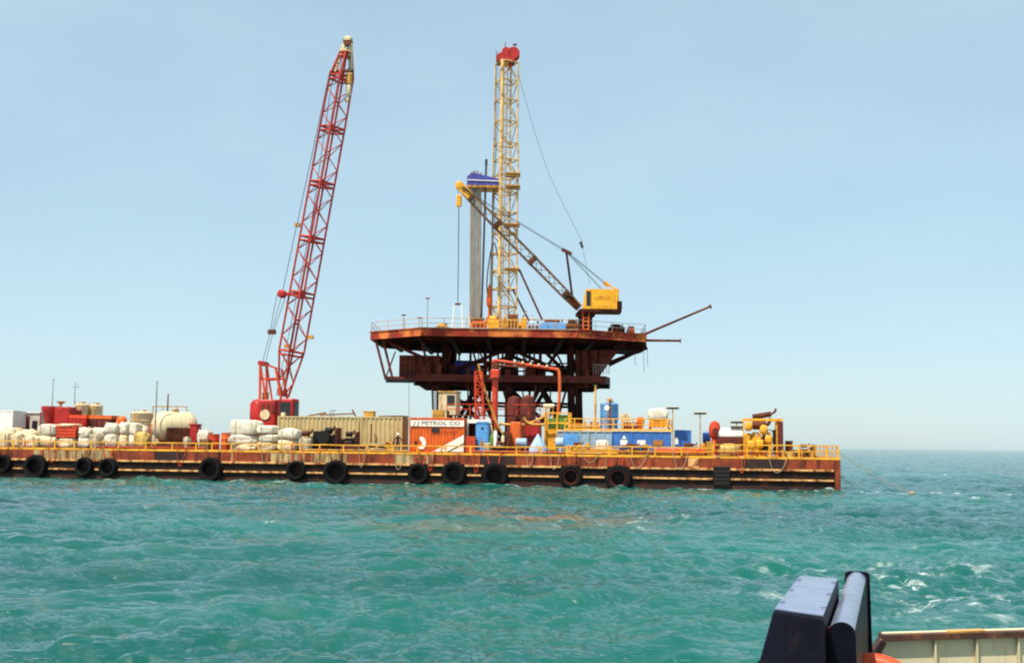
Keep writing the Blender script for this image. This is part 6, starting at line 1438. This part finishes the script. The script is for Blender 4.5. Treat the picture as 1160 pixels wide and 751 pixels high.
tk_ = [v + Vector((0,0,.003)) for v in (A.lerp(C,.02), B.lerp(D,.02), C.lerp(A,.02), D.lerp(B,.02))]
MB().add(tk_+[v+Vector((0,0,.006)) for v in tk_], [(3,2,1,0),(4,5,6,7)]+[(i,(i+1)%4,4+(i+1)%4,4+i) for i in range(4)]).build('block_top', mt['topsheen'], boat)  # pale sheet on the dark block, sky sheen painted into its colour
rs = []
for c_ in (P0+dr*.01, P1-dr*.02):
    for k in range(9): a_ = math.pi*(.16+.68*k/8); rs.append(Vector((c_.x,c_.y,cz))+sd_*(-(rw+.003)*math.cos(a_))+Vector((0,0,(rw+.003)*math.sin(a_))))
MB().add(rs, [(k,k+1,10+k,9+k) for k in range(8)]).build('roller_sheen_strip', mt['topsheen'], boat, 60)  # bright sky reflection along the roller's crown, painted as a pale strip
# orange float between block and roller, ring buoy by the gusset
q_ = at(938,716,6.35); t = thing('float', 'orange float wedged between the black towing block and roller', 'float', (q_.x,6.35,1.19)); h_ = q_.z-1.19
MB().lathe([(.03,0),(.085,.1),(.09,h_*.55),(.06,h_*.85),(.02,h_)], 16).build('body', mt['buoy'], t, 40); MB().lathe([(.03,h_-.04),(.03,h_+.03)], 8).build('eye', mt['buoy'], t, 40)
c_ = at(983,738.5,7.4); Rm = .30; t = thing('ring_buoy', 'orange ring buoy with yellow band beside the black roller, at the bottom edge', 'life ring', (c_.x+.02,7.4,c_.z-Rm-.055))
rg_ = MB().lathe([(Rm+.062*math.cos(a_), .062*math.sin(a_)) for a_ in [2*math.pi*i/12 for i in range(12)]], 40, axis='Y', close=True).build('ring', mt['buoy'], t, 60)
MB().lathe([(Rm-.075+.03*math.cos(a_), -.03+.03*math.sin(a_)) for a_ in [2*math.pi*i/8 for i in range(8)]], 40, axis='Y', close=True).build('inner_band', mt['yelrope'], t, 60)
t.rotation_euler = (R(-25), 0, R(-20))
MB().tube((c_.x+.02,7.5,1.19),(c_.x+.02,7.54,c_.z-Rm-.02),.035,8).tube((c_.x+.02,7.54,c_.z-Rm-.02),(c_.x+.02,7.35,c_.z-Rm+.18),.03,8).build('ring_hook', mt['navy'], boat, 50)

# wear and fittings on the towing gear
for f_ in (.12,.5,.88):
    for e0_, e1_ in ((A,D),(B,C)):
        p = e0_.lerp(e1_, f_).lerp((A+B+C+D)/4, .14); MB().lathe([(.016,.006),(.016,.016),(.010,.020)], 6, p).build('bolt_head', mt['topsheen'], boat, 40)
wl = A.lerp(base[0], .16), B.lerp(base[1], .16)
MB().tube(wl[0]+Vector((-.004,-.006,0)), wl[1]+Vector((0,-.006,0)), .009, 6).build('weld_seam', mt['navy'], boat, 50)
rp3 = on_z(1030, 716, zc0+.06)
MB().beam((xl0+.5,YS+.02,zc0+.024+.5*(zR-zc0)/(XR-xl0)), (xl0+.78,YS+.02,zc0+.024+.78*(zR-zc0)/(XR-xl0)), .10, .02).build('worn_patch', mt['gold'], boat)
